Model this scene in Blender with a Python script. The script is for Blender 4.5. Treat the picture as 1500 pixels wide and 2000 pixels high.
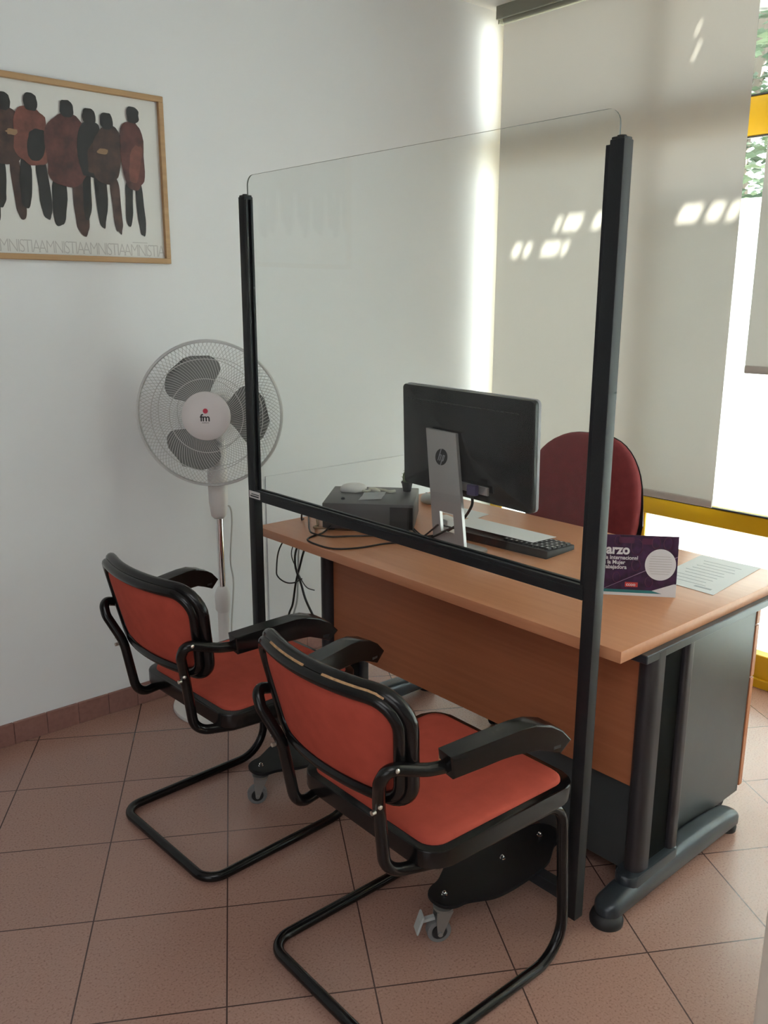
import bpy, bmesh, math, random
from mathutils import Vector, Matrix
random.seed(7)
R = math.radians
S = bpy.context.scene
for o in list(bpy.data.objects):
    bpy.data.objects.remove(o)
C = S.collection

# ------------------------------------------------------------------ camera
cam_d = bpy.data.cameras.new('camera')
cam = bpy.data.objects.new('camera', cam_d)
C.objects.link(cam)
cam_d.sensor_fit = 'HORIZONTAL'
cam_d.sensor_width = 36.0
cam_d.lens = 1698.11 / 1500 * 36
cam_d.clip_start = 0.02
RM = Matrix(((0.749342, 0.155307, -0.643713), (-0.662176, 0.180115, -0.727379), (0.002975, 0.971308, 0.237808)))
cam.matrix_world = Matrix.Translation((-0.9513, -2.9285, 1.5147)) @ RM.to_4x4()
S.camera = cam

# ------------------------------------------------------------------ world, sun, exposure
W = bpy.data.worlds.new('sky')
S.world = W
W.use_nodes = True
bg = W.node_tree.nodes['Background']
bg.inputs['Color'].default_value = (0.83, 0.915, 1.0, 1)
bg.inputs['Strength'].default_value = 9.0
sun_d = bpy.data.lights.new('sun', 'SUN')
sun_d.energy = 110.0
sun_d.angle = R(0.55)
sun_d.color = (1.0, 0.95, 0.86)
sun = bpy.data.objects.new('sun', sun_d)
C.objects.link(sun)
SUN = Vector((-0.694, 0.324, -0.643)).normalized()          # direction the light travels
sun.rotation_euler = SUN.to_track_quat('-Z', 'Y').to_euler()
sun.location = (8, -3, 6)
for nm, loc, sz, pw, ry in (('overhead_fill', (-1.5, -3.7, 2.765), 1.8, 27.0, 0), ('rear_fill', (-3.15, -3.3, 1.25), 1.9, 17.0, -90)):  # unseen area lamps added as fill for the room behind the camera
    ld = bpy.data.lights.new(nm, 'AREA')
    ld.shape = 'SQUARE'
    ld.size = sz
    ld.energy = pw
    ld.color = (0.97, 0.98, 1.0)
    lo_ = bpy.data.objects.new(nm, ld)
    C.objects.link(lo_)
    lo_.location = loc
    lo_.rotation_euler = (0, R(ry), 0)
S.view_settings.view_transform = 'Standard'
S.view_settings.look = 'None'
S.view_settings.gamma = 1.0
S.view_settings.use_curve_mapping = False
S.view_settings.exposure = 0.22

# ------------------------------------------------------------------ materials
def mat(name, col, rough=0.5, metal=0.0, spec=0.5, noise=0.0, nscale=40.0, bump=0.0, bscale=200.0, coat=0.0):
    m = bpy.data.materials.new(name)
    m.use_nodes = True
    nt = m.node_tree
    b = nt.nodes['Principled BSDF']
    b.inputs['Base Color'].default_value = (*col, 1)
    b.inputs['Roughness'].default_value = rough
    b.inputs['Metallic'].default_value = metal
    b.inputs['Specular IOR Level'].default_value = spec
    b.inputs['Coat Weight'].default_value = coat
    tc = nt.nodes.new('ShaderNodeTexCoord')
    if noise:
        n = nt.nodes.new('ShaderNodeTexNoise')
        n.inputs['Scale'].default_value = nscale
        n.inputs['Detail'].default_value = 4
        nt.links.new(tc.outputs['Object'], n.inputs['Vector'])
        r = nt.nodes.new('ShaderNodeMapRange')
        r.inputs[1].default_value = 0.3
        r.inputs[2].default_value = 0.7
        r.inputs[3].default_value = 1 - noise
        r.inputs[4].default_value = 1 + noise
        nt.links.new(n.outputs['Fac'], r.inputs[0])
        mx = nt.nodes.new('ShaderNodeVectorMath')
        mx.operation = 'SCALE'
        mx.inputs[0].default_value = col
        nt.links.new(r.outputs[0], mx.inputs['Scale'])
        nt.links.new(mx.outputs[0], b.inputs['Base Color'])
    if bump:
        n2 = nt.nodes.new('ShaderNodeTexNoise')
        n2.inputs['Scale'].default_value = bscale
        nt.links.new(tc.outputs['Object'], n2.inputs['Vector'])
        bp = nt.nodes.new('ShaderNodeBump')
        bp.inputs['Strength'].default_value = bump
        bp.inputs['Distance'].default_value = 0.002
        nt.links.new(n2.outputs['Fac'], bp.inputs['Height'])
        nt.links.new(bp.outputs[0], b.inputs['Normal'])
    return m

def floor_mat():
    m = bpy.data.materials.new('terracotta_tile')
    m.use_nodes = True
    nt = m.node_tree
    b = nt.nodes['Principled BSDF']
    L = nt.links.new
    tc = nt.nodes.new('ShaderNodeTexCoord')
    mp = nt.nodes.new('ShaderNodeMapping')
    mp.inputs['Scale'].default_value = (1 / 0.33, 1 / 0.33, 1)
    mp.inputs['Rotation'].default_value = (0, 0, R(31.735))
    mp.inputs['Location'].default_value = (-0.016, 0.109, 0)
    L(tc.outputs['Object'], mp.inputs['Vector'])
    sx = nt.nodes.new('ShaderNodeSeparateXYZ')
    L(mp.outputs[0], sx.inputs[0])
    def M(op, a, bb=None):
        n = nt.nodes.new('ShaderNodeMath')
        n.operation = op
        for k, v in enumerate((a, bb)):
            if v is None:
                continue
            if isinstance(v, (int, float)):
                n.inputs[k].default_value = v
            else:
                L(v, n.inputs[k])
        return n.outputs[0]
    ds = []
    for k in (0, 1):
        f = M('FRACT', M('ADD', sx.outputs[k], 0.5))
        ds.append(M('ABSOLUTE', M('SUBTRACT', f, 0.5)))
    d = M('MINIMUM', ds[0], ds[1])
    grout = M('LESS_THAN', d, 0.0055)
    # per-tile tone
    fl = nt.nodes.new('ShaderNodeVectorMath')
    fl.operation = 'FLOOR'
    L(mp.outputs[0], fl.inputs[0])
    wn = nt.nodes.new('ShaderNodeTexWhiteNoise')
    L(fl.outputs[0], wn.inputs['Vector'])
    sp = nt.nodes.new('ShaderNodeTexNoise')
    sp.inputs['Scale'].default_value = 190
    sp.inputs['Detail'].default_value = 3
    L(tc.outputs['Object'], sp.inputs['Vector'])
    ramp = nt.nodes.new('ShaderNodeValToRGB')
    e = ramp.color_ramp.elements
    e[0].position = 0.33
    e[0].color = (0.27, 0.145, 0.11, 1)
    e[1].position = 0.44
    e[1].color = (0.375, 0.215, 0.168, 1)
    e2 = e.new(0.62)
    e2.color = (0.39, 0.225, 0.176, 1)
    e3 = e.new(0.72)
    e3.color = (0.44, 0.27, 0.215, 1)
    L(sp.outputs['Fac'], ramp.inputs[0])
    sc = nt.nodes.new('ShaderNodeVectorMath')
    sc.operation = 'SCALE'
    L(ramp.outputs[0], sc.inputs[0])
    L(M('ADD', M('MULTIPLY', wn.outputs['Value'], 0.08), 0.96), sc.inputs['Scale'])
    mix = nt.nodes.new('ShaderNodeMix')
    mix.data_type = 'RGBA'
    L(grout, mix.inputs['Factor'])
    L(sc.outputs[0], mix.inputs['A'])
    mix.inputs['B'].default_value = (0.075, 0.042, 0.035, 1)
    L(mix.outputs['Result'], b.inputs['Base Color'])
    b.inputs['Roughness'].default_value = 0.27
    b.inputs['Specular IOR Level'].default_value = 0.85
    return m

def glass_mat(name, tint, refl=1.0):
    m = bpy.data.materials.new(name)
    m.use_nodes = True
    nt = m.node_tree
    nt.nodes.remove(nt.nodes['Principled BSDF'])
    out = nt.nodes['Material Output']
    t = nt.nodes.new('ShaderNodeBsdfTransparent')
    t.inputs[0].default_value = (*tint, 1)
    g = nt.nodes.new('ShaderNodeBsdfGlossy')
    g.inputs['Roughness'].default_value = 0.01
    lw = nt.nodes.new('ShaderNodeLayerWeight')        # Schlick reflectance, the same from either side
    lw.inputs['Blend'].default_value = 0.5
    pw = nt.nodes.new('ShaderNodeMath')
    pw.operation = 'POWER'
    pw.inputs[1].default_value = 5.0
    nt.links.new(lw.outputs['Facing'], pw.inputs[0])
    mu = nt.nodes.new('ShaderNodeMath')
    mu.operation = 'MULTIPLY_ADD'
    mu.inputs[1].default_value = 0.96 * refl
    mu.inputs[2].default_value = 0.04 * refl
    nt.links.new(pw.outputs[0], mu.inputs[0])
    mx = nt.nodes.new('ShaderNodeMixShader')
    nt.links.new(mu.outputs[0], mx.inputs[0])
    nt.links.new(t.outputs[0], mx.inputs[1])
    nt.links.new(g.outputs[0], mx.inputs[2])
    nt.links.new(mx.outputs[0], out.inputs[0])
    return m

def cloth_mat(name, diff, trans, fac, clear=0.0):
    """a thin sheet: part diffuse, part light passing through"""
    m = bpy.data.materials.new(name)
    m.use_nodes = True
    nt = m.node_tree
    nt.nodes.remove(nt.nodes['Principled BSDF'])
    out = nt.nodes['Material Output']
    d = nt.nodes.new('ShaderNodeBsdfDiffuse')
    d.inputs[0].default_value = (*diff, 1)
    t = nt.nodes.new('ShaderNodeBsdfTranslucent')
    t.inputs[0].default_value = (*trans, 1)
    mx = nt.nodes.new('ShaderNodeMixShader')
    mx.inputs[0].default_value = fac
    nt.links.new(d.outputs[0], mx.inputs[1])
    nt.links.new(t.outputs[0], mx.inputs[2])
    last = mx
    if clear:
        tr = nt.nodes.new('ShaderNodeBsdfTransparent')
        m2 = nt.nodes.new('ShaderNodeMixShader')
        m2.inputs[0].default_value = clear
        nt.links.new(mx.outputs[0], m2.inputs[1])
        nt.links.new(tr.outputs[0], m2.inputs[2])
        last = m2
    nt.links.new(last.outputs[0], out.inputs[0])
    return m

def wood_mat(name, c1, c2, rough, axis):
    m = mat(name, c1, rough)
    nt = m.node_tree
    b = nt.nodes['Principled BSDF']
    tc = nt.nodes.new('ShaderNodeTexCoord')
    mp = nt.nodes.new('ShaderNodeMapping')
    mp.inputs['Scale'].default_value = [(1.2 if k == axis else 30) for k in range(3)]
    n = nt.nodes.new('ShaderNodeTexNoise')
    n.inputs['Scale'].default_value = 2.2
    n.inputs['Detail'].default_value = 6
    rp = nt.nodes.new('ShaderNodeValToRGB')
    rp.color_ramp.elements[0].position = 0.35
    rp.color_ramp.elements[1].position = 0.68
    rp.color_ramp.elements[0].color = (*c1, 1)
    rp.color_ramp.elements[1].color = (*c2, 1)
    nt.links.new(tc.outputs['Object'], mp.inputs[0])
    nt.links.new(mp.outputs[0], n.inputs['Vector'])
    nt.links.new(n.outputs['Fac'], rp.inputs[0])
    nt.links.new(rp.outputs[0], b.inputs['Base Color'])
    return m

M_wall = mat('white_paint', (0.79, 0.80, 0.815), 0.75, spec=0.25, noise=0.015, nscale=2.0, bump=0.05, bscale=60)
M_wall2 = mat('darkened_rear_wall', (0.34, 0.34, 0.34), 0.8, spec=0.2)  # unseen walls darkened to cut bounce light and reflections
M_ceil = mat('ceiling_paint', (0.78, 0.78, 0.77), 0.8, spec=0.2)
M_floor = floor_mat()
M_base = mat('terracotta_skirting', (0.27, 0.135, 0.11), 0.45, noise=0.1, nscale=60)
M_chip = mat('skirting_joint', (0.42, 0.30, 0.26), 0.7)
M_yellow = mat('yellow_lacquer', (0.72, 0.42, 0.012), 0.35, noise=0.03, nscale=8)
M_yseal = mat('dark_gasket', (0.03, 0.03, 0.03), 0.6)
M_glass = glass_mat('window_glass', (0.93, 0.97, 0.95))
M_acryl = glass_mat('clear_acrylic', (0.98, 0.99, 0.985), 0.65)
M_edge = mat('acrylic_edge', (0.10, 0.11, 0.10), 0.35, spec=0.2)
M_film = cloth_mat('frosted_film', (0.6, 0.6, 0.6), (0.92, 0.97, 0.97), 0.75, 0.25)
M_blind = cloth_mat('blind_fabric', (0.54, 0.525, 0.49), (0.90, 0.83, 0.76), 0.072)
M_hem = mat('blind_hem', (0.55, 0.50, 0.46), 0.5)
M_rail = mat('blind_rail', (0.25, 0.25, 0.20), 0.5)
M_black = mat('black_lacquer', (0.006, 0.0055, 0.0055), 0.20, spec=0.35, noise=0.2, nscale=30)
M_worn = mat('worn_wood_edge', (0.46, 0.27, 0.13), 0.6, noise=0.3, nscale=90)
M_red = mat('orange_red_upholstery', (0.435, 0.076, 0.050), 0.85, spec=0.15, noise=0.08, nscale=25, bump=0.25, bscale=900)
M_chrome = mat('chrome', (0.75, 0.75, 0.76), 0.12, metal=1.0)
M_screw = mat('steel_screw', (0.7, 0.68, 0.62), 0.3, metal=1.0)
M_anth = mat('anthracite_powder_coat', (0.016, 0.018, 0.020), 0.45, spec=0.28, noise=0.1, nscale=300)
M_plateblk = mat('black_plate', (0.008, 0.008, 0.009), 0.5, spec=0.3)
M_deskwood = wood_mat('cherry_laminate_with_sheen', (0.535, 0.235, 0.118), (0.575, 0.262, 0.135), 0.36, 1)  # cherry colour lightened to include part of the sheen off the wall
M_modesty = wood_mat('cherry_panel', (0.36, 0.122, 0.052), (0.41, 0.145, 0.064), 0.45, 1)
M_deskmet = mat('desk_grey_metal', (0.036, 0.044, 0.052), 0.28, metal=0.3)
M_deskrib = mat('ribbed_grey_metal', (0.024, 0.022, 0.025), 0.40, metal=0.1)
M_rubber = mat('black_rubber', (0.012, 0.012, 0.013), 0.6)
M_ped = mat('graphite_side_panel', (0.055, 0.061, 0.062), 0.34, noise=0.05, nscale=12)
M_pedwood = wood_mat('cherry_drawer_front', (0.42, 0.155, 0.070), (0.475, 0.185, 0.088), 0.4, 1)
M_white = mat('white_plastic', (0.72, 0.70, 0.68), 0.35)
M_cap = mat('white_cap', (0.72, 0.68, 0.67), 0.35)
M_cage = mat('grey_cage_wire', (0.56, 0.56, 0.55), 0.35)
M_blade = mat('grey_fan_blade', (0.20, 0.21, 0.20), 0.4)
M_ltxt = mat('black_print', (0.02, 0.02, 0.02), 0.5)
M_redp = mat('red_print', (0.55, 0.03, 0.07), 0.5)
M_frame = wood_mat('oak_frame', (0.42, 0.255, 0.12), (0.50, 0.31, 0.15), 0.5, 0)
M_paper = mat('white_paper', (0.74, 0.75, 0.76), 0.6)
M_poster = mat('poster_paper', (0.70, 0.69, 0.66), 0.45)
M_maroon = [mat('maroon_paint', (0.085, 0.024, 0.02), 0.5, noise=0.5, nscale=25),
            mat('brown_paint', (0.05, 0.022, 0.017), 0.5, noise=0.5, nscale=25),
            mat('charcoal_paint', (0.014, 0.012, 0.012), 0.5, noise=0.3, nscale=25),
            mat('rust_paint', (0.15, 0.045, 0.032), 0.5, noise=0.4, nscale=25)]
M_ochre = mat('ochre_paint', (0.27, 0.16, 0.085), 0.5)
M_ptext = mat('pale_grey_print', (0.50, 0.48, 0.46), 0.5)
M_recess = mat('matt_black_infill', (0.007, 0.007, 0.007), 0.9, spec=0.08)
M_monblk = mat('gloss_black_shell', (0.006, 0.006, 0.0065), 0.16, spec=0.35)
M_silver = mat('brushed_silver', (0.42, 0.40, 0.40), 0.32, metal=0.6)
M_zinc = mat('zinc_fork', (0.30, 0.30, 0.29), 0.35, metal=0.7)
M_bezel = mat('silver_bezel', (0.30, 0.30, 0.33), 0.55, metal=0.0, spec=0.3)
M_screen = mat('dark_screen', (0.01, 0.01, 0.012), 0.15)
M_pc = mat('dark_grey_case', (0.055, 0.052, 0.053), 0.42)
M_key = mat('black_key', (0.02, 0.02, 0.022), 0.4)
M_legend = mat('key_legend', (0.6, 0.6, 0.6), 0.5)
M_cable = mat('black_cable', (0.014, 0.013, 0.012), 0.45)
M_wcable = mat('white_cable', (0.50, 0.49, 0.47), 0.5)
M_purple = mat('dark_purple_print', (0.045, 0.010, 0.052), 0.4, noise=0.5, nscale=45)
M_plum = mat('plum_print', (0.10, 0.018, 0.06), 0.35)
M_teal = mat('teal_print', (0.02, 0.19, 0.20), 0.4)
M_whitep = mat('white_print', (0.75, 0.74, 0.76), 0.5)
M_pink = mat('pale_mauve_print', (0.33, 0.22, 0.34), 0.5)
M_redlab = mat('red_label', (0.60, 0.05, 0.045), 0.5)
M_oback = mat('burgundy_upholstery', (0.22, 0.042, 0.046), 0.85, spec=0.2, noise=0.08, nscale=30, bump=0.2, bscale=800)
M_oshell = mat('black_chair_shell', (0.018, 0.018, 0.02), 0.35)
M_green = mat('cactus_green', (0.12, 0.15, 0.07), 0.7, noise=0.4, nscale=200)
M_mouse = mat('pale_grey_mouse', (0.42, 0.44, 0.43), 0.35)
M_leaf = [mat('leaf_green', (0.022, 0.055, 0.020), 0.6), mat('pale_leaf', (0.05, 0.085, 0.035), 0.6)]
M_bark = mat('bark', (0.12, 0.09, 0.07), 0.9)
M_ground = mat('pale_paving', (0.34, 0.33, 0.31), 0.8, noise=0.1, nscale=6)
M_outgrey = mat('outside_grey', (0.26, 0.255, 0.25), 0.8)
M_jamb = mat('beige_jamb', (0.62, 0.55, 0.47), 0.5)
M_violet = mat('violet_plug', (0.035, 0.025, 0.10), 0.5)

# ------------------------------------------------------------------ helpers
def obj(name, bm, m, parent=None, smooth=True, ang=35, kind=None):
    me = bpy.data.meshes.new(name)
    bmesh.ops.recalc_face_normals(bm, faces=bm.faces)
    bm.to_mesh(me)
    bm.free()
    for mm in (m if isinstance(m, (list, tuple)) else [m]):
        me.materials.append(mm)
    if smooth:
        for pgn in me.polygons:
            pgn.use_smooth = True
        me.set_sharp_from_angle(angle=R(ang))
    o = bpy.data.objects.new(name, me)
    C.objects.link(o)
    if parent:
        o.parent = parent
    if kind:
        o['kind'] = kind
    return o

def thing(name, label, cat, loc=(0, 0, 0), rz=0, group=None):
    o = bpy.data.objects.new(name, None)
    o.empty_display_size = 0.05
    C.objects.link(o)
    o.location = loc
    o.rotation_euler = (0, 0, rz)
    return tag(o, label, cat, group)

def tag(o, label, cat, group=None):
    o['label'] = label
    o['category'] = cat
    if group:
        o['group'] = group
    return o

def dup(root, loc, rz, label):
    r = root.copy()
    C.objects.link(r)
    r.location = loc
    r.rotation_euler = (0, 0, rz)
    r['label'] = label
    for ch in list(root.children):
        c = ch.copy()
        C.objects.link(c)
        c.parent = r
        for g in list(ch.children):
            d = g.copy()
            C.objects.link(d)
            d.parent = c
    return r

def box(bm, c, s, mtx=None, bev=0.0, seg=2):
    r = bmesh.ops.create_cube(bm, size=1.0)
    vs = r['verts']
    for v in vs:
        v.co = Vector((v.co.x * s[0], v.co.y * s[1], v.co.z * s[2]))
    if bev:
        es = list({e for v in vs for e in v.link_edges})
        q = bmesh.ops.bevel(bm, geom=es, offset=bev, segments=seg, profile=0.5, affect='EDGES')
        vs = list({v for v in q['verts']} | {v for f in q['faces'] for v in f.verts} | {v for v in vs if v.is_valid})
    for v in vs:
        p = v.co + Vector(c)
        v.co = (mtx @ p) if mtx else p
    return bm

def bx(lo, hi, bev=0.0):
    bm = bmesh.new()
    box(bm, [(a + b) / 2 for a, b in zip(lo, hi)], [b - a for a, b in zip(lo, hi)], None, bev)
    return bm

def fillet(pts, rads, n=8):
    pts = [Vector(q) for q in pts]
    out = [pts[0]]
    for i in range(1, len(pts) - 1):
        p, a, b, r = pts[i], pts[i - 1], pts[i + 1], rads[i]
        u, v = (a - p).normalized(), (b - p).normalized()
        th = u.angle(v)
        if r <= 0 or th > 3.1:
            out.append(p)
            continue
        t = min(r / math.tan(th / 2), (a - p).length * 0.49, (b - p).length * 0.49)
        r = t * math.tan(th / 2)
        ctr = p + (u + v).normalized() * (r / math.sin(th / 2))
        s0, s1 = (p + u * t) - ctr, (p + v * t) - ctr
        w = s0.angle(s1)
        for k in range(n + 1):
            f = k / n
            out.append(ctr + (s0 * math.sin((1 - f) * w) + s1 * math.sin(f * w)) / math.sin(w))
    out.append(pts[-1])
    return out

def spline(pts, n=6, closed=False):
    P = [Vector(q) for q in pts]
    N = len(P)
    out = []
    rng = N if closed else N - 1
    for i in range(rng):
        g = (lambda k: P[k % N]) if closed else (lambda k: P[max(0, min(N - 1, k))])
        a, b, c, d = g(i - 1), g(i), g(i + 1), g(i + 2)
        for k in range(n):
            t = k / n
            out.append(0.5 * ((2 * b) + (c - a) * t + (2 * a - 5 * b + 4 * c - d) * t * t + (3 * b - a - 3 * c + d) * t ** 3))
    if not closed:
        out.append(P[-1])
    return out

def tube(bm, pts, r, closed=False, seg=10, sec=None, up=None):
    """sweep a round section (or the 2-D outline sec) along pts"""
    pts = [Vector(q) for q in pts]
    n = len(pts)
    if sec is None:
        sec = [(r * math.cos(2 * math.pi * k / seg), r * math.sin(2 * math.pi * k / seg)) for k in range(seg)]
    rings = []
    nrm = None
    for i in range(n):
        if closed:
            t = (pts[(i + 1) % n] - pts[i - 1]).normalized()
        else:
            t = (pts[min(i + 1, n - 1)] - pts[max(i - 1, 0)]).normalized()
        if up is not None:
            q = up(i) if callable(up) else Vector(up)
            nrm = (q - t * q.dot(t)).normalized()
        elif nrm is None:
            a = Vector((0, 0, 1)) if abs(t.z) < 0.9 else Vector((1, 0, 0))
            nrm = (a - t * a.dot(t)).normalized()
        else:
            nrm = (nrm - t * nrm.dot(t)).normalized()
        bi = t.cross(nrm)
        rings.append([bm.verts.new(pts[i] + nrm * x + bi * y) for x, y in sec])
    m = len(sec)
    for i in range(n if closed else n - 1):
        A, B = rings[i], rings[(i + 1) % n]
        for k in range(m):
            bm.faces.new((A[k], A[(k + 1) % m], B[(k + 1) % m], B[k]))
    if not closed:
        bm.faces.new(rings[0][::-1])
        bm.faces.new(rings[-1])
    return bm

def lathe(bm, prof, seg=32, mtx=None, caps=True):
    rings = []
    for r, z in prof:
        if r < 1e-6:
            rings.append([bm.verts.new((0, 0, z))])
        else:
            rings.append([bm.verts.new((r * math.cos(2 * math.pi * k / seg), r * math.sin(2 * math.pi * k / seg), z)) for k in range(seg)])
    for A, B in zip(rings, rings[1:]):
        for k in range(seg):
            k2 = (k + 1) % seg
            if len(A) == 1 and len(B) == 1:
                continue
            if len(A) == 1:
                bm.faces.new((A[0], B[k], B[k2]))
            elif len(B) == 1:
                bm.faces.new((A[k], A[k2], B[0]))
            else:
                bm.faces.new((A[k], A[k2], B[k2], B[k]))
    for rg, fl in ((rings[0], True), (rings[-1], False)):
        if len(rg) > 1 and caps:
            bm.faces.new(rg[::-1] if fl else rg)
    if mtx:
        for rg in rings:
            for v in rg:
                v.co = mtx @ v.co
    return bm

def prism(bm, outline, h, mtx=None, bev=0.0):
    """extrude a 2-D outline along local z by h"""
    lo = [bm.verts.new((x, y, 0)) for x, y in outline]
    hi = [bm.verts.new((x, y, h)) for x, y in outline]
    n = len(outline)
    fs = [bm.faces.new(lo[::-1]), bm.faces.new(hi)]
    for k in range(n):
        fs.append(bm.faces.new((lo[k], lo[(k + 1) % n], hi[(k + 1) % n], hi[k])))
    vs = lo + hi
    if bev:
        es = [e for f in fs[:2] for e in f.edges]
        q = bmesh.ops.bevel(bm, geom=list(set(es)), offset=bev, segments=2, profile=0.5, affect='EDGES')
        vs = list({v for v in vs if v.is_valid} | set(q['verts']))
    if mtx:
        for v in vs:
            v.co = mtx @ v.co
    return bm

def rrect(x0, x1, y0, y1, r, n=6):
    out = []
    for cx, cy, a in ((x1 - r, y1 - r, 0), (x0 + r, y1 - r, 90), (x0 + r, y0 + r, 180), (x1 - r, y0 + r, 270)):
        for k in range(n + 1):
            t = R(a + 90 * k / n)
            out.append((cx + r * math.cos(t), cy + r * math.sin(t)))
    return out

def frame3(o, x, y, z=None):
    x, y = Vector(x).normalized(), Vector(y).normalized()
    z = Vector(z).normalized() if z else x.cross(y).normalized()
    m = Matrix((x, y, z)).transposed().to_4x4()
    m.translation = Vector(o)
    return m

def text(name, body, size, mtx, m, parent, align='LEFT', spacing=1.0, ext=0.0003, bold=0.0, sx=1.0):
    cu = bpy.data.curves.new(name, 'FONT')
    cu.body = body
    cu.size = size
    cu.align_x = align
    cu.extrude = ext
    cu.offset = bold
    cu.space_character = spacing
    cu.resolution_u = 4
    t = bpy.data.objects.new(name + '_curve', cu)
    C.objects.link(t)
    dg = bpy.context.evaluated_depsgraph_get()
    me = bpy.data.meshes.new_from_object(t.evaluated_get(dg))
    bpy.data.objects.remove(t)
    bpy.data.curves.remove(cu)
    for v in me.vertices:
        v.co.x *= sx
    me.transform(mtx)
    me.name = name
    me.materials.clear()
    me.materials.append(m)
    o = bpy.data.objects.new(name, me)
    C.objects.link(o)
    o.parent = parent
    return o

def sheet(pts, th=0.0006):
    """thin flat polygon lying at its z, given thickness upwards"""
    bm = bmesh.new()
    lo = [bm.verts.new(q) for q in pts]
    hi = [bm.verts.new((q[0], q[1], q[2] + th)) for q in pts]
    n = len(pts)
    bm.faces.new(lo[::-1])
    bm.faces.new(hi)
    for k in range(n):
        bm.faces.new((lo[k], lo[(k + 1) % n], hi[(k + 1) % n], hi[k]))
    return bm

# ------------------------------------------------------------------ the room
XW, YB, XB, ZC = 2.36, -5.2, -3.2, 2.778
obj('floor', bx((XB, YB, -0.1), (XW + 0.06, 0.1, 0)), M_floor, kind='structure', smooth=False)
obj('ceiling', bx((XB, YB, ZC), (XW + 0.06, 0.1, ZC + 0.1)), M_ceil, kind='structure', smooth=False)
obj('wall_left', bx((XB, 0, 0), (XW + 0.06, 0.1, ZC)), M_wall, kind='structure', smooth=False)
obj('wall_back', bx((XB - 0.1, YB, 0), (XB, 0.1, ZC)), M_wall2, kind='structure', smooth=False)
obj('wall_right', bx((XB, YB - 0.1, 0), (XW + 0.06, YB, ZC)), M_wall2, kind='structure', smooth=False)

# skirting of terracotta pieces
bm = bmesh.new()
x = -2.96
while x < 2.3:
    box(bm, (x + 0.0575, -0.006, 0.04), (0.1135, 0.012, 0.08), None, 0.0015, 1)
    x += 0.115
obj('baseboard_left', bm, M_base, kind='structure', smooth=False)

# low white panel screwed to the wall beside the desk
wp = obj('wainscot_board', bx((0.99, -0.0068, 0.085), (2.24, -0.0008, 0.811), 0.001), M_wall)
tag(wp, 'low white board fixed to the white wall behind the desk end', 'wall board')

# yellow shop window: frames, glass, frosted film
bays = [(-0.0, -0.875), (-0.875, -1.86), (-1.86, -2.79), (-2.79, -3.72), (-3.72, -4.65)]
X0, X1 = 2.33, 2.39
for k, (ya, yb) in enumerate(bays):
    bm = bmesh.new()
    w = 0.034
    for yv, wv in ((ya - w / 2, w) if k else (-0.0385, 0.077), (yb + w / 2, w)):  # first stile widened, out of view, to cut the light at the corner
        box(bm, (2.386, yv, ZC / 2), (0.028, wv - 0.001, ZC), None, 0.003, 1)
    yl, yh = yb + w, ya - w
    for z0, z1 in ((0, 0.132), (0.616, 0.690), (2.106, 2.244), (2.70, ZC)):
        xf = X0 if z1 < 1 else 2.36
        box(bm, ((xf + 2.40) / 2, (ya + yb) / 2 if z1 < 1 else (yl + yh) / 2, (z0 + z1) / 2), (2.40 - xf - 0.002, (ya - yb if z1 < 1 else yh - yl) + 0.001, z1 - z0), None, 0.003, 1)
    # small sill step along the foot of the frame
    box(bm, (X0 - 0.008, (yl + yh) / 2, 0.018), (0.016, yh - yl, 0.036), None, 0.002, 1)
    win = obj('window_%d' % (k + 1), bm, M_yellow, kind='structure')
    for z0, z1 in ((0.132, 0.616), (0.69, 2.106), (2.244, 2.70)):
        obj('glass_pane', bx((2.384, yl, z0), (2.388, yh, z1)), M_glass, win, smooth=False)
    bm = bmesh.new()
    for z0, xg in ((0.690, X0 + 0.006), (2.100, 2.367), (2.244, 2.367)):
        box(bm, (xg, (yl + yh) / 2, z0 + 0.003), (0.014, yh - yl, 0.006))
    obj('gasket', bm, M_yseal, win, smooth=False)
    if k:
        obj('frosted_film', bx((2.3815, yl, 0.69), (2.3825, yh, 1.89)), M_film, win, smooth=False)
    obj('frosted_film', bx((2.3815, yl, 0.132), (2.3825, yh, 0.616)), M_film, win, smooth=False)
obj('wall_front', bx((2.33, YB, 0), (2.44, -4.65, ZC)), M_wall, kind='structure', smooth=False)

# edge of a beige panel at the right, close to the viewer
bm = bx((0.22, -2.95, 0), (0.25, -2.468, 0.72), 0.008)
jb = obj('beige_panel', bm, M_jamb)
tag(jb, 'beige upright panel entering the picture at the bottom right corner', 'panel')

# outside: paving, an added sun mask with openings, a tree
obj('floor_outside', bx((2.44, -12, -0.12), (16, 9, -0.02)), M_ground, kind='structure', smooth=False)

# unseen mask added to shape sun patches on the blind; openings follow the sun
def up(y, z, Z=4.0, X=2.27):
    t = (Z - z) / -SUN.z
    return X - SUN.x * t, y - SUN.y * t
rows = [  # (z low, z high, [(y right, y left), ...]) as the patches fall on the fabric
    (1.700, 1.762, [(-0.227, -0.183), (-0.287, -0.252), (-0.448, -0.354), (-0.492, -0.465)]),
    (1.801, 1.868, [(-0.446, -0.424), (-0.558, -0.470), (-0.668, -0.622), (-1.105, -1.018), (-1.196, -1.140), (-1.262, -1.222)]),
    (2.375, 2.446, [(-1.040, -1.030)]),
    (2.462, 2.515, [(-1.040, -1.030)]),
]
bm = bmesh.new()
XE, YA, YZ = 7.2, 3.0, -9.0
def quad(x0, x1, y0, y1):
    if x1 - x0 > 1e-4 and y1 - y0 > 1e-4:
        box(bm, ((x0 + x1) / 2, (y0 + y1) / 2, 4.004), (x1 - x0, y1 - y0, 0.008))
xs = []
for z0, z1, ys in rows:
    xa, xb = up(0, z1)[0], up(0, z0)[0]
    xs.append((xa, xb, z0, z1, ys))
xs.sort()
cur = 2.39
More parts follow.
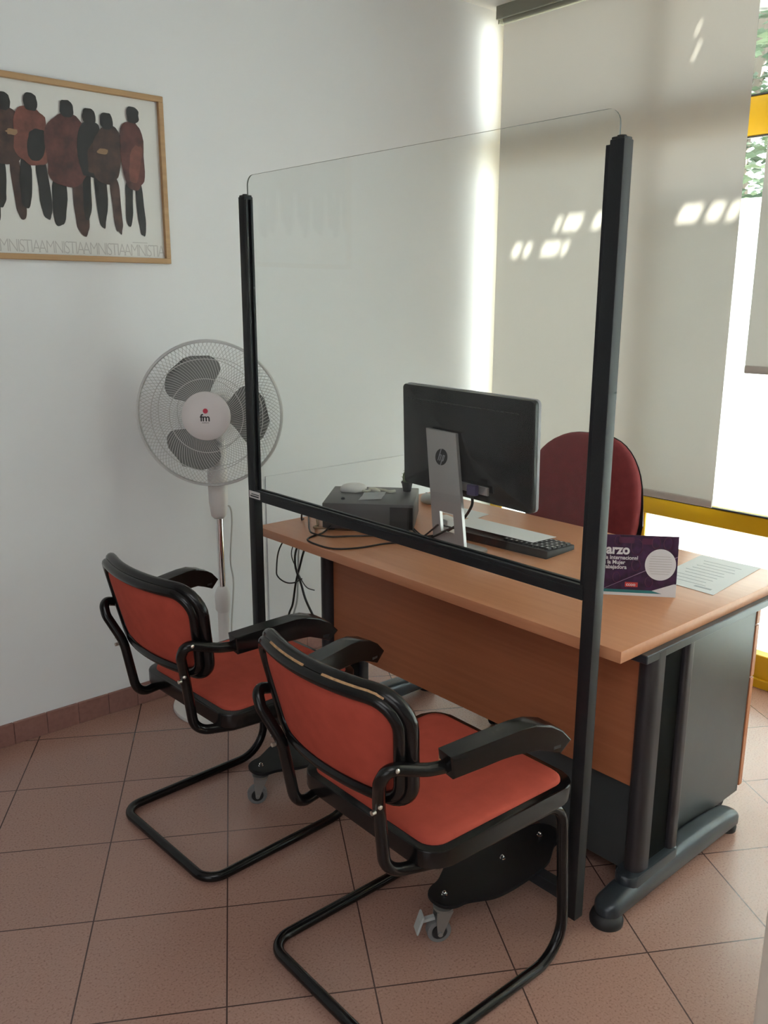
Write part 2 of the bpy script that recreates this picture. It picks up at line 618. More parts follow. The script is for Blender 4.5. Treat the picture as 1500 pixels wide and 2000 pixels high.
for xa, xb, z0, z1, ys in xs:
    quad(cur, xa, YZ, YA)
    dy = up(0, (z0 + z1) / 2)[1]
    y = YZ
    for a, b in sorted(ys):
        quad(xa, xb, y, a + dy)
        y = b + dy
    quad(xa, xb, y, YA)
    cur = xb
quad(cur, XE, YZ, YA)
obj('sun_patch_mask', bm, M_outgrey, kind='structure', smooth=False)
obj('blind_shade_wall', bx((2.46, 0.10, -0.02), (4.6, 0.35, 4.0)), M_outgrey, kind='structure', smooth=False)  # added out of view to darken the left part of the blind
obj('wall_outside', bx((2.39, -9.0, ZC), (2.44, 3.0, 4.0)), M_outgrey, kind='structure', smooth=False)

tr = thing('tree', 'leafy green tree outside, seen between the two blinds', 'tree', (8.2, 1.75, -0.02))
obj('trunk', tube(bmesh.new(), [(0, 0, 0), (0.05, 0.02, 1.5), (-0.05, 0.1, 3.0), (0.1, 0.0, 4.6)], 0.10), M_bark, tr)
bm = bmesh.new()
for k in range(5200):
    while True:
        q = Vector((random.uniform(-1, 1), random.uniform(-1, 1), random.uniform(-1, 1)))
        if q.length < 1:
            break
    c = Vector((q.x * 1.5, q.y * 1.7, 3.9 + q.z * 2.0))
    a = random.uniform(0.05, 0.10)
    e = Matrix.Rotation(random.uniform(0, 6.3), 3, 'Z') @ Matrix.Rotation(random.uniform(-1.2, 1.2), 3, 'X')
    vs = [bm.verts.new(c + e @ Vector(v) * a) for v in ((-1, 0, 0), (0, -0.5, 0.1), (1, 0, 0), (0, 0.5, 0.1))]
    f = bm.faces.new(vs)
    f.material_index = 0 if random.random() < 0.65 else 1
obj('foliage', bm, M_leaf, tr, smooth=False)

# ------------------------------------------------------------------ roller blinds
def blind(label, y0, y1, zb, railed):
    t = thing('roller_blind', label, 'roller blind', (2.27, (y0 + y1) / 2, zb), 0, 'roller blinds on the shop window')
    h = 2.70 - zb
    w = (y1 - y0) / 2
    bm = bmesh.new()
    ny, nz = 16, 10
    g = [[bm.verts.new((0.0025 * math.sin(3.1 * (j / ny) * 2) * (1 - i / nz), -w + 2 * w * j / ny, h * i / nz)) for j in range(ny + 1)] for i in range(nz + 1)]
    for i in range(nz):
        for j in range(ny):
            bm.faces.new((g[i][j], g[i][j + 1], g[i + 1][j + 1], g[i + 1][j]))
    obj('fabric', bm, M_blind, t)
    bm = bmesh.new()
    box(bm, (0, 0, 0.011), (0.014, 2 * w, 0.030), None, 0.005, 2)
    obj('hem_bar', bm, M_hem, t)
    bm = bmesh.new()
    lathe(bm, [(0, -w), (0.021, -w), (0.021, w), (0, w)], 20, Matrix.Translation((0.012, 0, h + 0.022)) @ Matrix.Rotation(R(-90), 4, 'X'))
    obj('roller_tube', bm, M_rail, t)
    bm = bmesh.new()
    box(bm, (-0.022, 0, h + 0.047), (0.012, 2 * w + 0.05, 0.056), None, 0.003, 1)
    box(bm, (0.012, w + 0.02, h + 0.036), (0.05, 0.006, 0.064), None, 0.001, 1)
    box(bm, (0.012, -w - 0.02, h + 0.036), (0.05, 0.006, 0.064), None, 0.001, 1)
    obj('head_rail', bm, M_rail, t)
    return t
blind('long beige roller blind in the room corner, reaching down behind the office chair', -1.266, -0.082, 0.712, True)
blind('shorter beige roller blind at the right picture edge with its hem higher', -2.52, -1.343, 1.250, True)

# ------------------------------------------------------------------ desk
DX0, DX1, DY0, DY1, DZ = 0.680, 1.548, -1.903, -0.405, 0.735
DM = (DY0 + DY1) / 2
desk = thing('desk', 'cherry-wood office desk with grey metal legs behind the screen', 'desk', (1.114, DM, 0))
L = lambda a: (a[0] - 1.114, a[1] - DM, a[2])
bm = bx(L((DX0, DY0, DZ - 0.030)), L((DX1, DY1, DZ)), 0.002)
obj('desktop', bm, M_deskwood, desk, ang=30)
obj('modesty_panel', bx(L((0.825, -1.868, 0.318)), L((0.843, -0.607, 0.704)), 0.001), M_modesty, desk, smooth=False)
for s in (1, -1):
    Y = (-1.895 if s == 1 else -0.632) - DM      # centre of the leg in desk coordinates
    # foot bar: rounded ends in plan, arched top
    def hz(x):
        P = [(0.684, 0.058), (0.74, 0.076), (0.82, 0.084), (1.02, 0.090), (1.15, 0.086), (1.28, 0.074), (1.345, 0.058)]
        for (xa_, za_), (xb_, zb_) in zip(P, P[1:]):
            if x <= xb_:
                f_ = max(0.0, (x - xa_) / (xb_ - xa_))
                return za_ + (zb_ - za_) * f_
        return P[-1][1]
    bm = bmesh.new()
    rings = []
    for ins, h_ in ((0.004, 0.0), (0.0, 0.08), (0.0, 0.62), (0.003, 0.80), (0.009, 0.94), (0.018, 1.0)):
        o_ = rrect(0.684 + ins, 1.345 - ins, -0.034 + ins, 0.034 - ins, 0.034 - ins - 0.0005, 8)
        dense = []
        for q0, q1 in zip(o_, o_[1:] + o_[:1]):
            dense.append(q0)
            if abs(q1[0] - q0[0]) > 0.2:
                dense += [(q0[0] + (q1[0] - q0[0]) * t_ / 14, q0[1]) for t_ in range(1, 14)]
        rings.append([bm.verts.new((x - 1.114, Y + y, 0.026 + (hz(x) - 0.026) * h_)) for x, y in dense])
    for A_, B_ in zip(rings, rings[1:]):
        n = len(A_)
        for k in range(n):
            bm.faces.new((A_[k], A_[(k + 1) % n], B_[(k + 1) % n], B_[k]))
    bm.faces.new(rings[0][::-1])
    top_ = rings[-1]
    bm.faces.new(top_)
    bmesh.ops.triangulate(bm, faces=[f for f in bm.faces if len(f.verts) > 4])
    leg = obj('leg', bm, M_deskmet, desk, ang=50)
    for fx, fr in ((0.712, 0.041), (1.312, 0.030)):
        obj('foot_pad', lathe(bmesh.new(), [(0, 0), (fr, 0), (fr + 0.001, 0.012), (fr - 0.003, 0.024), (fr - 0.010, 0.030), (0, 0.030)], 28, Matrix.Translation((fx - 1.114, Y, 0))), M_rubber, leg)
    # front column: rounded profile
    prof = [(0.846, -0.026)] + [(0.826 + 0.030 * math.cos(R(a)), 0.026 * math.sin(R(a))) for a in range(-90, -271, -18)] + [(0.846, 0.026)]
    prof = [(x - 1.114, y) for x, y in prof]
    bm = bmesh.new()
    prism(bm, prof, 0.70 - 0.075, Matrix.Translation((0, Y, 0.075)), 0.0)
    obj('front_column', bm, M_deskrib, leg)
    obj('infill_panel', bx((0.844 - 1.114, Y - 0.008, 0.075), (0.960 - 1.114, Y + 0.008, 0.70)), M_recess, leg, smooth=False)
    bm = bmesh.new()
    prism(bm, [(x - 1.114, y) for x, y in rrect(0.955, 0.992, -0.024, 0.024, 0.012)], 0.70 - 0.085, Matrix.Translation((0, Y, 0.085)))
    obj('rear_column', bm, M_deskrib, leg)
    # bracket of the columns on the foot
    bm = bmesh.new()
    prism(bm, [(x - 1.114, y) for x, y in rrect(0.765, 1.000, -0.031, 0.031, 0.030)], 0.035, Matrix.Translation((0, Y, 0.068)), 0.008)
    obj('socket', bm, M_deskmet, leg)
    bm = bmesh.new()
    box(bm, (1.135 - 1.114, Y, 0.694), (0.74, 0.05, 0.022), None, 0.002, 1)
    obj('support_bar', bm, M_deskmet, leg)

# ------------------------------------------------------------------ drawer pedestal
ped = thing('drawer_pedestal', 'graphite drawer pedestal with wood fronts under the desk\'s right end', 'drawer unit', (1.16, -1.645, 0))
PL = lambda a: (a[0] - 1.16, a[1] + 1.645, a[2])
obj('body', bx(PL((0.856, -1.858, 0.052)), PL((1.448, -1.432, 0.685)), 0.002), M_ped, ped, smooth=False)
for z0, z1 in ((0.07, 0.425), (0.430, 0.59), (0.595, 0.682)):
    d = obj('drawer', bx(PL((1.4485, -1.861, z0)), PL((1.468, -1.430, z1)), 0.0015), M_pedwood, ped, smooth=False)
    bm = bmesh.new()
    box(bm, PL((1.474, -1.645, (z0 + z1) / 2 + 0.02)), (0.012, 0.12, 0.010), None, 0.003, 1)
    obj('handle', bm, M_deskmet, d)
for xx in (0.90, 1.40):
    for yy in (-1.82, -1.47):
        bm = bmesh.new()
        lathe(bm, [(0, -0.012), (0.021, -0.012), (0.024, -0.006), (0.024, 0.006), (0.021, 0.012), (0, 0.012)], 20, Matrix.Translation(PL((xx, yy, 0.024))) @ Matrix.Rotation(R(90), 4, 'X'))
        box(bm, PL((xx, yy, 0.046)), (0.03, 0.034, 0.011))
        obj('caster', bm, M_rubber, ped)

# ------------------------------------------------------------------ protective screen on casters
GX, GYR, GYL = 0.603, -1.876, -0.482
scr = thing('protective_screen', 'tall clear acrylic screen in a black metal frame on casters', 'screen', (GX + 0.016, (GYR + GYL) / 2, 0))
G = lambda x, y, z: (x - (GX + 0.016), y - (GYR + GYL) / 2, z)
for y0, y1, sn in ((GYR, GYR + 0.034, 1), (GYL - 0.034, GYL, -1)):
    bm = bmesh.new()
    a, b = G(GX, y0, 0.045), G(GX + 0.032, y1, 1.822)
    box(bm, [(p + q) / 2 for p, q in zip(a, b)], [q - p for p, q in zip(a, b)], None, 0.002, 2)
    post = obj('post', bm, M_anth, scr)
    # slotted channel that holds the sheet, on the inner side
    bm = bmesh.new()
    yc = (y1 + 0.004) if sn == 1 else (y0 - 0.004)
    for xo in (0.004, 0.022):
        c = G(GX + xo, yc, 1.354)
        box(bm, c, (0.008, 0.010, 0.918), None, 0.001, 1)
    obj('channel', bm, M_anth, post)
    bm = bmesh.new()
    c = G(GX + 0.016, (y0 + y1) / 2, 1.824)
    box(bm, c, (0.028, 0.030, 0.006), None, 0.002, 2)
    lathe(bm, [(0.010, 0), (0.009, 0.004), (0.0, 0.005)], 16, Matrix.Translation((c[0], c[1], 1.826)))
    obj('end_cap', bm, M_rubber, post)
bm = bmesh.new()
ya, yb = GYR + 0.0345, GYL - 0.0345
for z0, z1, xa, xb in ((0.860, 0.885, 0, 0.032), (0.885, 0.895, 0, 0.011), (0.885, 0.895, 0.021, 0.032)):
    lo, hi = G(GX + xa, ya, z0), G(GX + xb, yb, z1)
    box(bm, [(p + q) / 2 for p, q in zip(lo, hi)], [q - p for p, q in zip(lo, hi)], None, 0.0012, 1)
rail = obj('rail', bm, M_anth, scr)
lo, hi = G(GX, ya, 0.078), G(GX + 0.032, yb, 0.1123)
bm = bmesh.new()
box(bm, [(p + q) / 2 for p, q in zip(lo, hi)], [q - p for p, q in zip(lo, hi)], None, 0.002, 1)
obj('bottom_rail', bm, M_anth, scr)
# acrylic sheet with rounded top corners: two faces and a darker sawn edge
yr, yl = -1.854, -0.512
out = [(yr, 0.887), (yl, 0.887)] + [(yl - 0.03 + 0.03 * math.cos(R(a)), 1.853 + 0.03 * math.sin(R(a))) for a in range(0, 91, 15)] + [(yr + 0.03 + 0.03 * math.cos(R(a)), 1.853 + 0.03 * math.sin(R(a))) for a in range(90, 181, 15)]
bm = bmesh.new()
va = [bm.verts.new(G(GX + 0.0135, y, z)) for y, z in out]
vb = [bm.verts.new(G(GX + 0.0185, y, z)) for y, z in out]
bm.faces.new(va)
bm.faces.new(vb[::-1])
acr = obj('acrylic_sheet', bm, M_acryl, scr, smooth=False)
bm = bmesh.new()
va = [bm.verts.new(G(GX + 0.0136, y, z)) for y, z in out]
vb = [bm.verts.new(G(GX + 0.0184, y, z)) for y, z in out]
for k in range(1, len(out)):
    k2 = (k + 1) % len(out)
    bm.faces.new((va[k], va[k2], vb[k2], vb[k]))
obj('sawn_edge', bm, M_edge, acr, smooth=False)
# sticker on the left end of the rail
stk = obj('sticker', bx(G(GX - 0.0008, -0.553, 0.866), G(GX - 0.0002, -0.489, 0.890)), M_cap, scr, smooth=False)
stk['label'] = 'small pale maker\'s sticker'
bm = bmesh.new()
box(bm, G(GX - 0.0011, -0.525, 0.880), (0.0005, 0.045, 0.003))
box(bm, G(GX - 0.0011, -0.521, 0.873), (0.0005, 0.050, 0.005))
obj('print_lines', bm, M_deskrib, stk, smooth=False)
# base plates, bolts and casters
half = [(0.228, 0.0), (0.222, 0.028), (0.198, 0.044), (0.168, 0.050), (0.140, 0.064), (0.105, 0.082), (0.060, 0.090), (0.0, 0.092)]
ol = half + [(-x, y) for x, y in half[-2::-1]] + [(-x, -y) for x, y in half[1:]] + [(x, -y) for x, y in half[-2:0:-1]]
ol2 = [(q.x, q.y) for q in spline([(x, y, 0) for x, y in ol], 4, True)]
M_tyre = mat('grey_tyre', (0.17, 0.17, 0.17), 0.5)
for yy in (-1.668, -0.878):
    c = G(0.556, yy, 0.1125)
    bm = bmesh.new()
    prism(bm, ol2, 0.009, Matrix.Translation(c), 0.0015)
    pl = obj('base_plate', bm, M_plateblk, scr)
    for dx, dz in ((-0.194, 0.1215), (0.018, 0.1215), (0.168, 0.1215)):
        obj('bolt', lathe(bmesh.new(), [(0.0075, 0), (0.0075, 0.002), (0.0055, 0.003), (0.0055, 0.008), (0.003, 0.011), (0, 0.012)], 12, Matrix.Translation((c[0] + dx, c[1], dz))), M_chrome, pl)
    for dx, turn, brake in ((-0.196, R(150), yy < -1), (0.168, R(120), False)):
        mt = Matrix.Translation((c[0] + dx, c[1], 0)) @ Matrix.Rotation(turn, 4, 'Z')
        wx = 0.012
        bm = bmesh.new()
        lathe(bm, [(0, 0.088), (0.024, 0.088), (0.026, 0.096), (0.014, 0.100), (0.014, 0.1125), (0, 0.1125)], 20, mt)
        for sy in (-1, 1):
            prism(bm, [(-0.020, 0.089), (0.020, 0.089), (0.009 + wx, 0.060), (0.0055 + wx, 0.025), (-0.0055 + wx, 0.025), (-0.010, 0.066)], 0.003,
                  mt @ frame3((0, sy * 0.018 + 0.0015, 0), (1, 0, 0), (0, 0, 1), (0, -1, 0)))
        lathe(bm, [(0, -0.023), (0.006, -0.023), (0.006, 0.023), (0, 0.023)], 12, mt @ Matrix.Translation((wx, 0, 0.030)) @ Matrix.Rotation(R(90), 4, 'X'))
        cs = obj('caster', bm, M_zinc, scr)
        wm = mt @ Matrix.Translation((wx, 0, 0.030)) @ Matrix.Rotation(R(90), 4, 'X')
        obj('wheel', lathe(bmesh.new(), [(0, -0.010), (0.019, -0.010), (0.020, -0.012), (0.029, -0.011), (0.030, -0.008), (0.030, 0.008), (0.029, 0.011), (0.020, 0.012), (0.019, 0.010), (0, 0.010)], 32, wm), M_tyre, cs)
        obj('hub', lathe(bmesh.new(), [(0, -0.0135), (0.018, -0.0135), (0.018, 0.0135), (0, 0.0135)], 20, wm), M_rubber, cs)
        if brake:
            bm = bmesh.new()
            box(bm, (0, 0, 0), (0.006, 0.036, 0.052), mt @ Matrix.Translation((0.060, 0, 0.055)) @ Matrix.Rotation(R(-18), 4, 'Y'), 0.003, 1)
            box(bm, (0, 0, 0), (0.040, 0.012, 0.008), mt @ Matrix.Translation((0.042, 0, 0.062)) @ Matrix.Rotation(R(10), 4, 'Y'))
            obj('brake_pedal', bm, M_mouse, cs)

# ------------------------------------------------------------------ visitor chairs
HT, HB, ZT, ZB = 0.240, 0.200, 0.820, 0.572      # half widths and heights of the back loop (centre line)
def back_x(y, z):
    xe = 0.038 + 0.064 * (0.825 - z) / 0.27
    return xe - 0.050 * (1 - (y / 0.24) ** 2) + 0.006
def trap(off, r, n=7):
    """rounded trapezoid outline (y, z) offset inwards by off"""
    pts = [(-HT + off, ZT - off), (HT - off, ZT - off), (HB - off, ZB + off), (-HB + off, ZB + off)]
    P = []
    m = 4
    for i in range(4):
        p, a, b = Vector(pts[i]), Vector(pts[i - 1]), Vector(pts[(i + 1) % 4])
        u, v = (a - p).normalized(), (b - p).normalized()
        th = u.angle(v)
        t = r / math.tan(th / 2)
        c = p + (u + v).normalized() * (r / math.sin(th / 2))
        s0, s1 = p + u * t - c, p + v * t - c
        w = s0.angle(s1)
        for k in range(n + 1):
            f = k / n
            q = c + (s0 * math.sin((1 - f) * w) + s1 * math.sin(f * w)) / math.sin(w)
            P.append(q)
    out = []
    for i in range(len(P)):
        a, b = P[i], P[(i + 1) % len(P)]
        out.append(a)
        k = int((b - a).length / 0.03)
        for j in range(1, k + 1):
            out.append(a.lerp(b, j / (k + 1)))
    return out

def pillow(bm, outline, fn, levels):
    """rings of a 2-D outline shrunk towards its centre, mapped by fn(a, b, h)"""
    ca = sum(p[0] for p in outline) / len(outline)
    cb = sum(p[1] for p in outline) / len(outline)
    rings = [[bm.verts.new(fn(ca + (a - ca) * s, cb + (b - cb) * s, h)) for a, b in outline] for s, h in levels]
    n = len(outline)
    for A, B in zip(rings, rings[1:]):
        for k in range(n):
            bm.faces.new((A[k], A[(k + 1) % n], B[(k + 1) % n], B[k]))
    bm.faces.new(rings[0][::-1])
    bm.faces.new(rings[-1])

ch = thing('visitor_chair', 'near orange-red cantilever armchair beside the screen\'s right post', 'chair', (-0.014, -1.650, 0), R(-1.0), 'visitor chairs in front of the screen')
# one continuous cantilever tube
def side_pts(s):
    return [(0.385, s * 0.290, 0.650), (0.22, s * 0.262, 0.650), (0.10, s * 0.236, 0.660), (0.014, s * 0.220, 0.687), (0.011, s * 0.200, 0.650),
            (0.040, s * 0.164, 0.575), (0.066, s * 0.154, 0.410), (0.165, s * 0.182, 0.402), (0.30, s * 0.203, 0.402), (0.547, s * 0.214, 0.402),
            (0.553, s * 0.234, 0.0135), (0.034, s * 0.234, 0.0135)]
rr = [0, 0.1, 0.12, 0.030, 0.05, 0.12, 0.050, 0.08, 0.3, 0.055, 0.095, 0.055]
A, B = side_pts(-1), side_pts(1)
path = fillet(A + B[::-1], rr + rr[::-1], 9)
obj('tube_frame', tube(bmesh.new(), path, 0.0132, seg=14), M_black, ch, ang=60)
# seat frame and cushion
so = rrect(0.122, 0.580, -0.238, 0.238, 0.055)
so = [(x, y * (0.95 + 0.05 * (x - 0.1) / 0.47)) for x, y in so]
bm = bmesh.new()
prism(bm, so, 0.040, Matrix.Translation((0, 0, 0.414)), 0.004)
obj('seat_frame', bm, M_black, ch)
ci = [(x, y * (0.95 + 0.05 * (x - 0.1) / 0.47)) for x, y in rrect(0.142, 0.560, -0.217, 0.217, 0.042)]
bm = bmesh.new()
pillow(bm, ci, lambda a, b, h: (a, b, 0.4515 + h), [(1.0, 0), (0.995, 0.008), (0.97, 0.013), (0.88, 0.017), (0.6, 0.019), (0.25, 0.019)])
obj('seat_cushion', bm, M_red, ch, ang=70)
# back loop, upholstered pad and worn edge
lp = trap(0.0, 0.060)
def bpt(q, dx=0.0):
    return Vector((back_x(q[0], q[1]) + dx, q[0], q[1]))
sec = [(0.0185 * math.cos(a) * (1 if abs(math.cos(a)) < 2 else 1), 0.0155 * math.sin(a)) for a in [2 * math.pi * k / 14 for k in range(14)]]
bm = bmesh.new()
tube(bm, [bpt(q, 0.006) for q in lp], 0.0150, True, 12)
li = trap(0.010, 0.052)
tube(bm, [bpt(q, -0.011) for q in li], 0.0128, True, 12)
bl = obj('back_frame', bm, M_black, ch, ang=60)
top = [q for q in trap(-0.0015, 0.062) if q[1] > 0.80 and -0.205 < q[0] < 0.225]
top.sort(key=lambda q: q[0])
bm = bmesh.new()
for y0_, y1_ in ((-0.20, -0.035), (-0.020, 0.150)):
    seg_ = [bpt(q, -0.0074) for q in top if y0_ <= q[0] <= y1_]
    if len(seg_) > 1:
        tube(bm, seg_, 0.0040, seg=8)
wo = obj('worn_edge', bm, M_worn, bl)
wo['label'] = 'bare wood where the black lacquer has worn off the top edge'
pi = trap(0.016, 0.045)
bm = bmesh.new()
pillow(bm, [(q[0], q[1]) for q in pi], lambda a, b, h: (back_x(a, b) + h, a, b),
       [(0.25, -0.0215), (0.6, -0.0205), (0.85, -0.017), (0.97, -0.011), (1.0, -0.003), (1.0, 0.008), (0.97, 0.016), (0.85, 0.021), (0.6, 0.024), (0.25, 0.025)])
obj('back_pad', bm, M_red, ch, ang=75)
# wooden arms
arm_side = [(0.136, 0.643), (0.130, 0.690), (0.200, 0.695), (0.300, 0.702), (0.335, 0.702), (0.375, 0.690), (0.405, 0.672), (0.430, 0.645),
            (0.403, 0.620), (0.345, 0.648), (0.27, 0.653), (0.20, 0.648)]
for s in (-1, 1):
    bm = bmesh.new()
    yaw = R(9.5) * s
    mt = Matrix.Translation((0.13, s * 0.248, 0)) @ Matrix.Rotation(yaw, 4, 'Z') @ Matrix.Translation((-0.13, 0, 0))
    prism(bm, arm_side, 0.046, mt @ frame3((0, 0.023, 0), (1, 0, 0), (0, 0, 1), (0, -1, 0)), 0.003)
    ar = obj('armrest', bm, M_black, ch, ang=22)
    bm = bmesh.new()
    q = mt @ Vector((0.405, -0.0245 * 1, 0.640))
    box(bm, (0.392, 0, 0.6385), (0.020, 0.0475, 0.007), mt @ Matrix.Translation((0, 0, 0)), 0.001, 1)
    obj('tube_slot', bm, M_rubber, ar)
    bm = bmesh.new()
    box(bm, (0.1338, s * -0.019, 0.664), (0.002, 0.007, 0.026), mt)
    wn = obj('chipped_corner', bm, M_worn, ar, smooth=False)
    wn['label'] = 'chip of bare wood at the rear of the arm'
# screws
for s in (-1, 1):
    for q in ((0.026, s * 0.2335, 0.684), (0.028, s * 0.1835, 0.585)):
        bm = bmesh.new()
        lathe(bm, [(0.0048, -0.002), (0.0048, 0.001), (0.0025, 0.003), (0, 0.0032)], 12, Matrix.Translation(q) @ (Matrix.Rotation(R(90), 4, 'X') if s < 0 else Matrix.Rotation(R(-90), 4, 'X')))
        obj('screw', bm, M_screw, ch)
    bm = bmesh.new()
    lathe(bm, [(0.0048, -0.006), (0.0048, 0.003), (0, 0.004)], 12, Matrix.Translation((0.020, s * 0.170, 0.570)) @ Matrix.Rotation(R(-90), 4, 'Y'))
    obj('screw', bm, M_screw, ch)
far = dup(ch, (-0.014, -0.890, 0), R(2.0), 'far orange-red cantilever armchair standing in front of the white fan')

for c in list(far.children):                                # the far chair shows no bare wood
    for g in list(c.children):
        if g.name.startswith(('worn_edge', 'chipped_corner')):
            bpy.data.objects.remove(g)

# ------------------------------------------------------------------ pedestal fan
fan = thing('pedestal_fan', 'white pedestal fan with grey blades standing by the white wall', 'fan', (0.640, -0.222, 0))
obj('base', lathe(bmesh.new(), [(0, 0), (0.200, 0), (0.203, 0.006), (0.200, 0.014), (0.15, 0.030), (0.08, 0.046), (0.045, 0.056), (0.030, 0.07), (0, 0.07)], 48), M_white, fan, ang=50)
obj('lower_tube', lathe(bmesh.new(), [(0.021, 0.06), (0.021, 0.40), (0, 0.40)], 24), M_white, fan)
obj('collar', lathe(bmesh.new(), [(0.022, 0.375), (0.028, 0.385), (0.029, 0.44), (0.026, 0.455), (0.020, 0.470), (0.014, 0.475), (0, 0.475)], 24), M_white, fan, ang=50)
obj('chrome_pole', lathe(bmesh.new(), [(0.0125, 0.46), (0.0125, 0.76), (0, 0.76)], 20), M_chrome, fan)
ax = Vector((-0.66, -0.751, 0.02)).normalized()
rx = Vector((-ax.y, ax.x, 0)).normalized()
uy = ax.cross(rx)
HC = Vector((-0.060, -0.068, 1.128))
HM = frame3(HC, rx, uy, ax)
# control box: faces with the fan
cbm = frame3((0, 0, 0), rx, ax, (0, 0, 1))
bm = bmesh.new()
prev = None
levels = [(0.735, 0.017, 0.020, 0), (0.75, 0.026, 0.032, 0.003), (0.80, 0.031, 0.040, 0.006), (0.90, 0.032, 0.042, 0.006), (0.99, 0.031, 0.040, 0.004), (1.02, 0.028, 0.036, 0.0)]
rings = []
for z, hx, hy, oy in levels:
    rings.append([bm.verts.new(cbm @ Vector((x, y + oy - 0.006, z))) for x, y in rrect(-hx, hx, -hy, hy, min(hx, hy) * 0.6, 4)])
for A_, B_ in zip(rings, rings[1:]):
    n = len(A_)
    for k in range(n):
        bm.faces.new((A_[k], A_[(k + 1) % n], B_[(k + 1) % n], B_[k]))
bm.faces.new(rings[0][::-1])
bm.faces.new(rings[-1])
cb = obj('control_box', bm, M_white, fan, ang=50)
for k in range(5):
    bm = bmesh.new()
    q = cbm @ Vector((-0.012, 0.040, 0.965 - 0.022 * k))
    box(bm, (0, 0, 0), (0.018, 0.006, 0.010), frame3(q, rx, ax, (0, 0, 1)), 0.002, 1)
    obj('button', bm, M_cap, cb)
# motor housing behind the blades
obj('motor_housing', lathe(bmesh.new(), [(0, -0.175), (0.045, -0.17), (0.062, -0.15), (0.066, -0.10), (0.062, -0.068), (0, -0.062)], 32, HM), M_white, fan, ang=50)
# neck joining control box and motor
obj('neck', tube(bmesh.new(), [Vector((0, 0, 0.99)), Vector((0.01, 0.012, 1.06)), HC + ax * -0.11], 0.026, seg=16), M_white, fan)
# cage grilles
RC = 0.248
def grille(sgn, depth, hub_r, name):
    bm = bmesh.new()
    nw = 104
    prof = [(hub_r, depth), (hub_r + 0.05, depth * 0.98), (0.15, depth * 0.92), (0.205, depth * 0.74), (0.236, depth * 0.40), (RC, 0.0)]
    for k in range(nw):
        a0 = 2 * math.pi * k / nw
        pts = []
        for r, z in spline([(r, 0, z) for r, z in prof], 3) and [(q.x, q.z) for q in spline([(r, 0, z) for r, z in prof], 3)]:
            a = a0 + sgn * 0.62 * (r - hub_r) / (RC - hub_r)
            pts.append(HM @ Vector((r * math.cos(a), r * math.sin(a), z)))
        tube(bm, pts, 0.00085, seg=4)
    for r, z in ((0.125, depth * 0.945), (0.19, depth * 0.80)):
        tube(bm, [HM @ Vector((r * math.cos(2 * math.pi * k / 48), r * math.sin(2 * math.pi * k / 48), z)) for k in range(48)], 0.0013, True, 6)
    return obj(name, bm, M_cage, fan)
grille(1, 0.062, 0.070, 'front_grille')
grille(-1, -0.062, 0.055, 'rear_grille')
bm = bmesh.new()
lathe(bm, [(RC - 0.004, -0.010), (RC + 0.002, -0.010), (RC + 0.002, 0.010), (RC - 0.004, 0.010), (RC - 0.004, -0.010)], 72, HM, False)
bmesh.ops.remove_doubles(bm, verts=bm.verts, dist=1e-6)
obj('cage_clip_band', bm, M_cage, fan)
obj('cage_ring', tube(bmesh.new(), [HM @ Vector((RC * math.cos(2 * math.pi * k / 72), RC * math.sin(2 * math.pi * k / 72), 0)) for k in range(72)], 0.0055, True, 8), M_cage, fan)
obj('hub', lathe(bmesh.new(), [(0, -0.05), (0.045, -0.045), (0.046, 0.02), (0.03, 0.032), (0, 0.034)], 32, HM), M_blade, fan, ang=50)
for ac in (118, 2, 246):
    bm = bmesh.new()
    nr, na = 20, 12
    g = []
    for i in range(nr + 1):
        f = i / nr
        r = 0.040 + 0.166 * f
        wd = 23 + 17 * math.sin(min(1.0, f * 1.15) * 1.9)               # half angle
        if f > 0.62:
            wd *= math.sqrt(max(0.0, 1 - ((f - 0.62) / 0.38) ** 2)) * 0.93 + 0.07
        sw = -10 * f * f + 2
        row = []
        for j in range(na + 1):
            u = -1 + 2 * j / na
            a = R(ac + sw + wd * u)
            row.append(Vector((r * math.cos(a), r * math.sin(a), -0.012 + 0.020 * u * (0.4 + 0.6 * f))))
        g.append(row)
    va = [[bm.verts.new(HM @ q) for q in row] for row in g]
    vb = [[bm.verts.new(HM @ (q + Vector((0, 0, 0.0022)))) for q in row] for row in g]
    for vv, fl in ((va, True), (vb, False)):
        for i in range(nr):
            for j in range(na):
                q = (vv[i][j], vv[i][j + 1], vv[i + 1][j + 1], vv[i + 1][j])
                bm.faces.new(q[::-1] if fl else q)
    rim = [(0, j) for j in range(na)] + [(i, na) for i in range(nr)] + [(nr, j) for j in range(na, 0, -1)] + [(i, 0) for i in range(nr, 0, -1)]
    for k in range(len(rim)):
        (i, j), (i2, j2) = rim[k], rim[(k + 1) % len(rim)]
        bm.faces.new((va[i][j], va[i2][j2], vb[i2][j2], vb[i][j]))
    obj('blade', bm, M_blade, fan, ang=60)
cap = obj('badge_cap', lathe(bmesh.new(), [(0.080, 0.054), (0.0825, 0.058), (0.0825, 0.066), (0.080, 0.069), (0.05, 0.0715), (0, 0.072)], 48, HM), M_cap, fan, ang=50)
text('lettering', 'fm', 0.034, HM @ Matrix.Translation((-0.002, -0.016, 0.0722)), M_ltxt, cap, 'CENTER', 0.95, bold=0.0007)
bm = bmesh.new()
lathe(bm, [(0.0085, 0.0715), (0.0085, 0.0732), (0, 0.0732)], 20, HM @ Matrix.Translation((0.0, 0.018, 0)))
obj('red_dot', bm, M_redp, cap)
text('small_print', 'ventilación', 0.0055, HM @ Matrix.Translation((-0.001, -0.023, 0.0722)), M_deskrib, cap, 'CENTER')
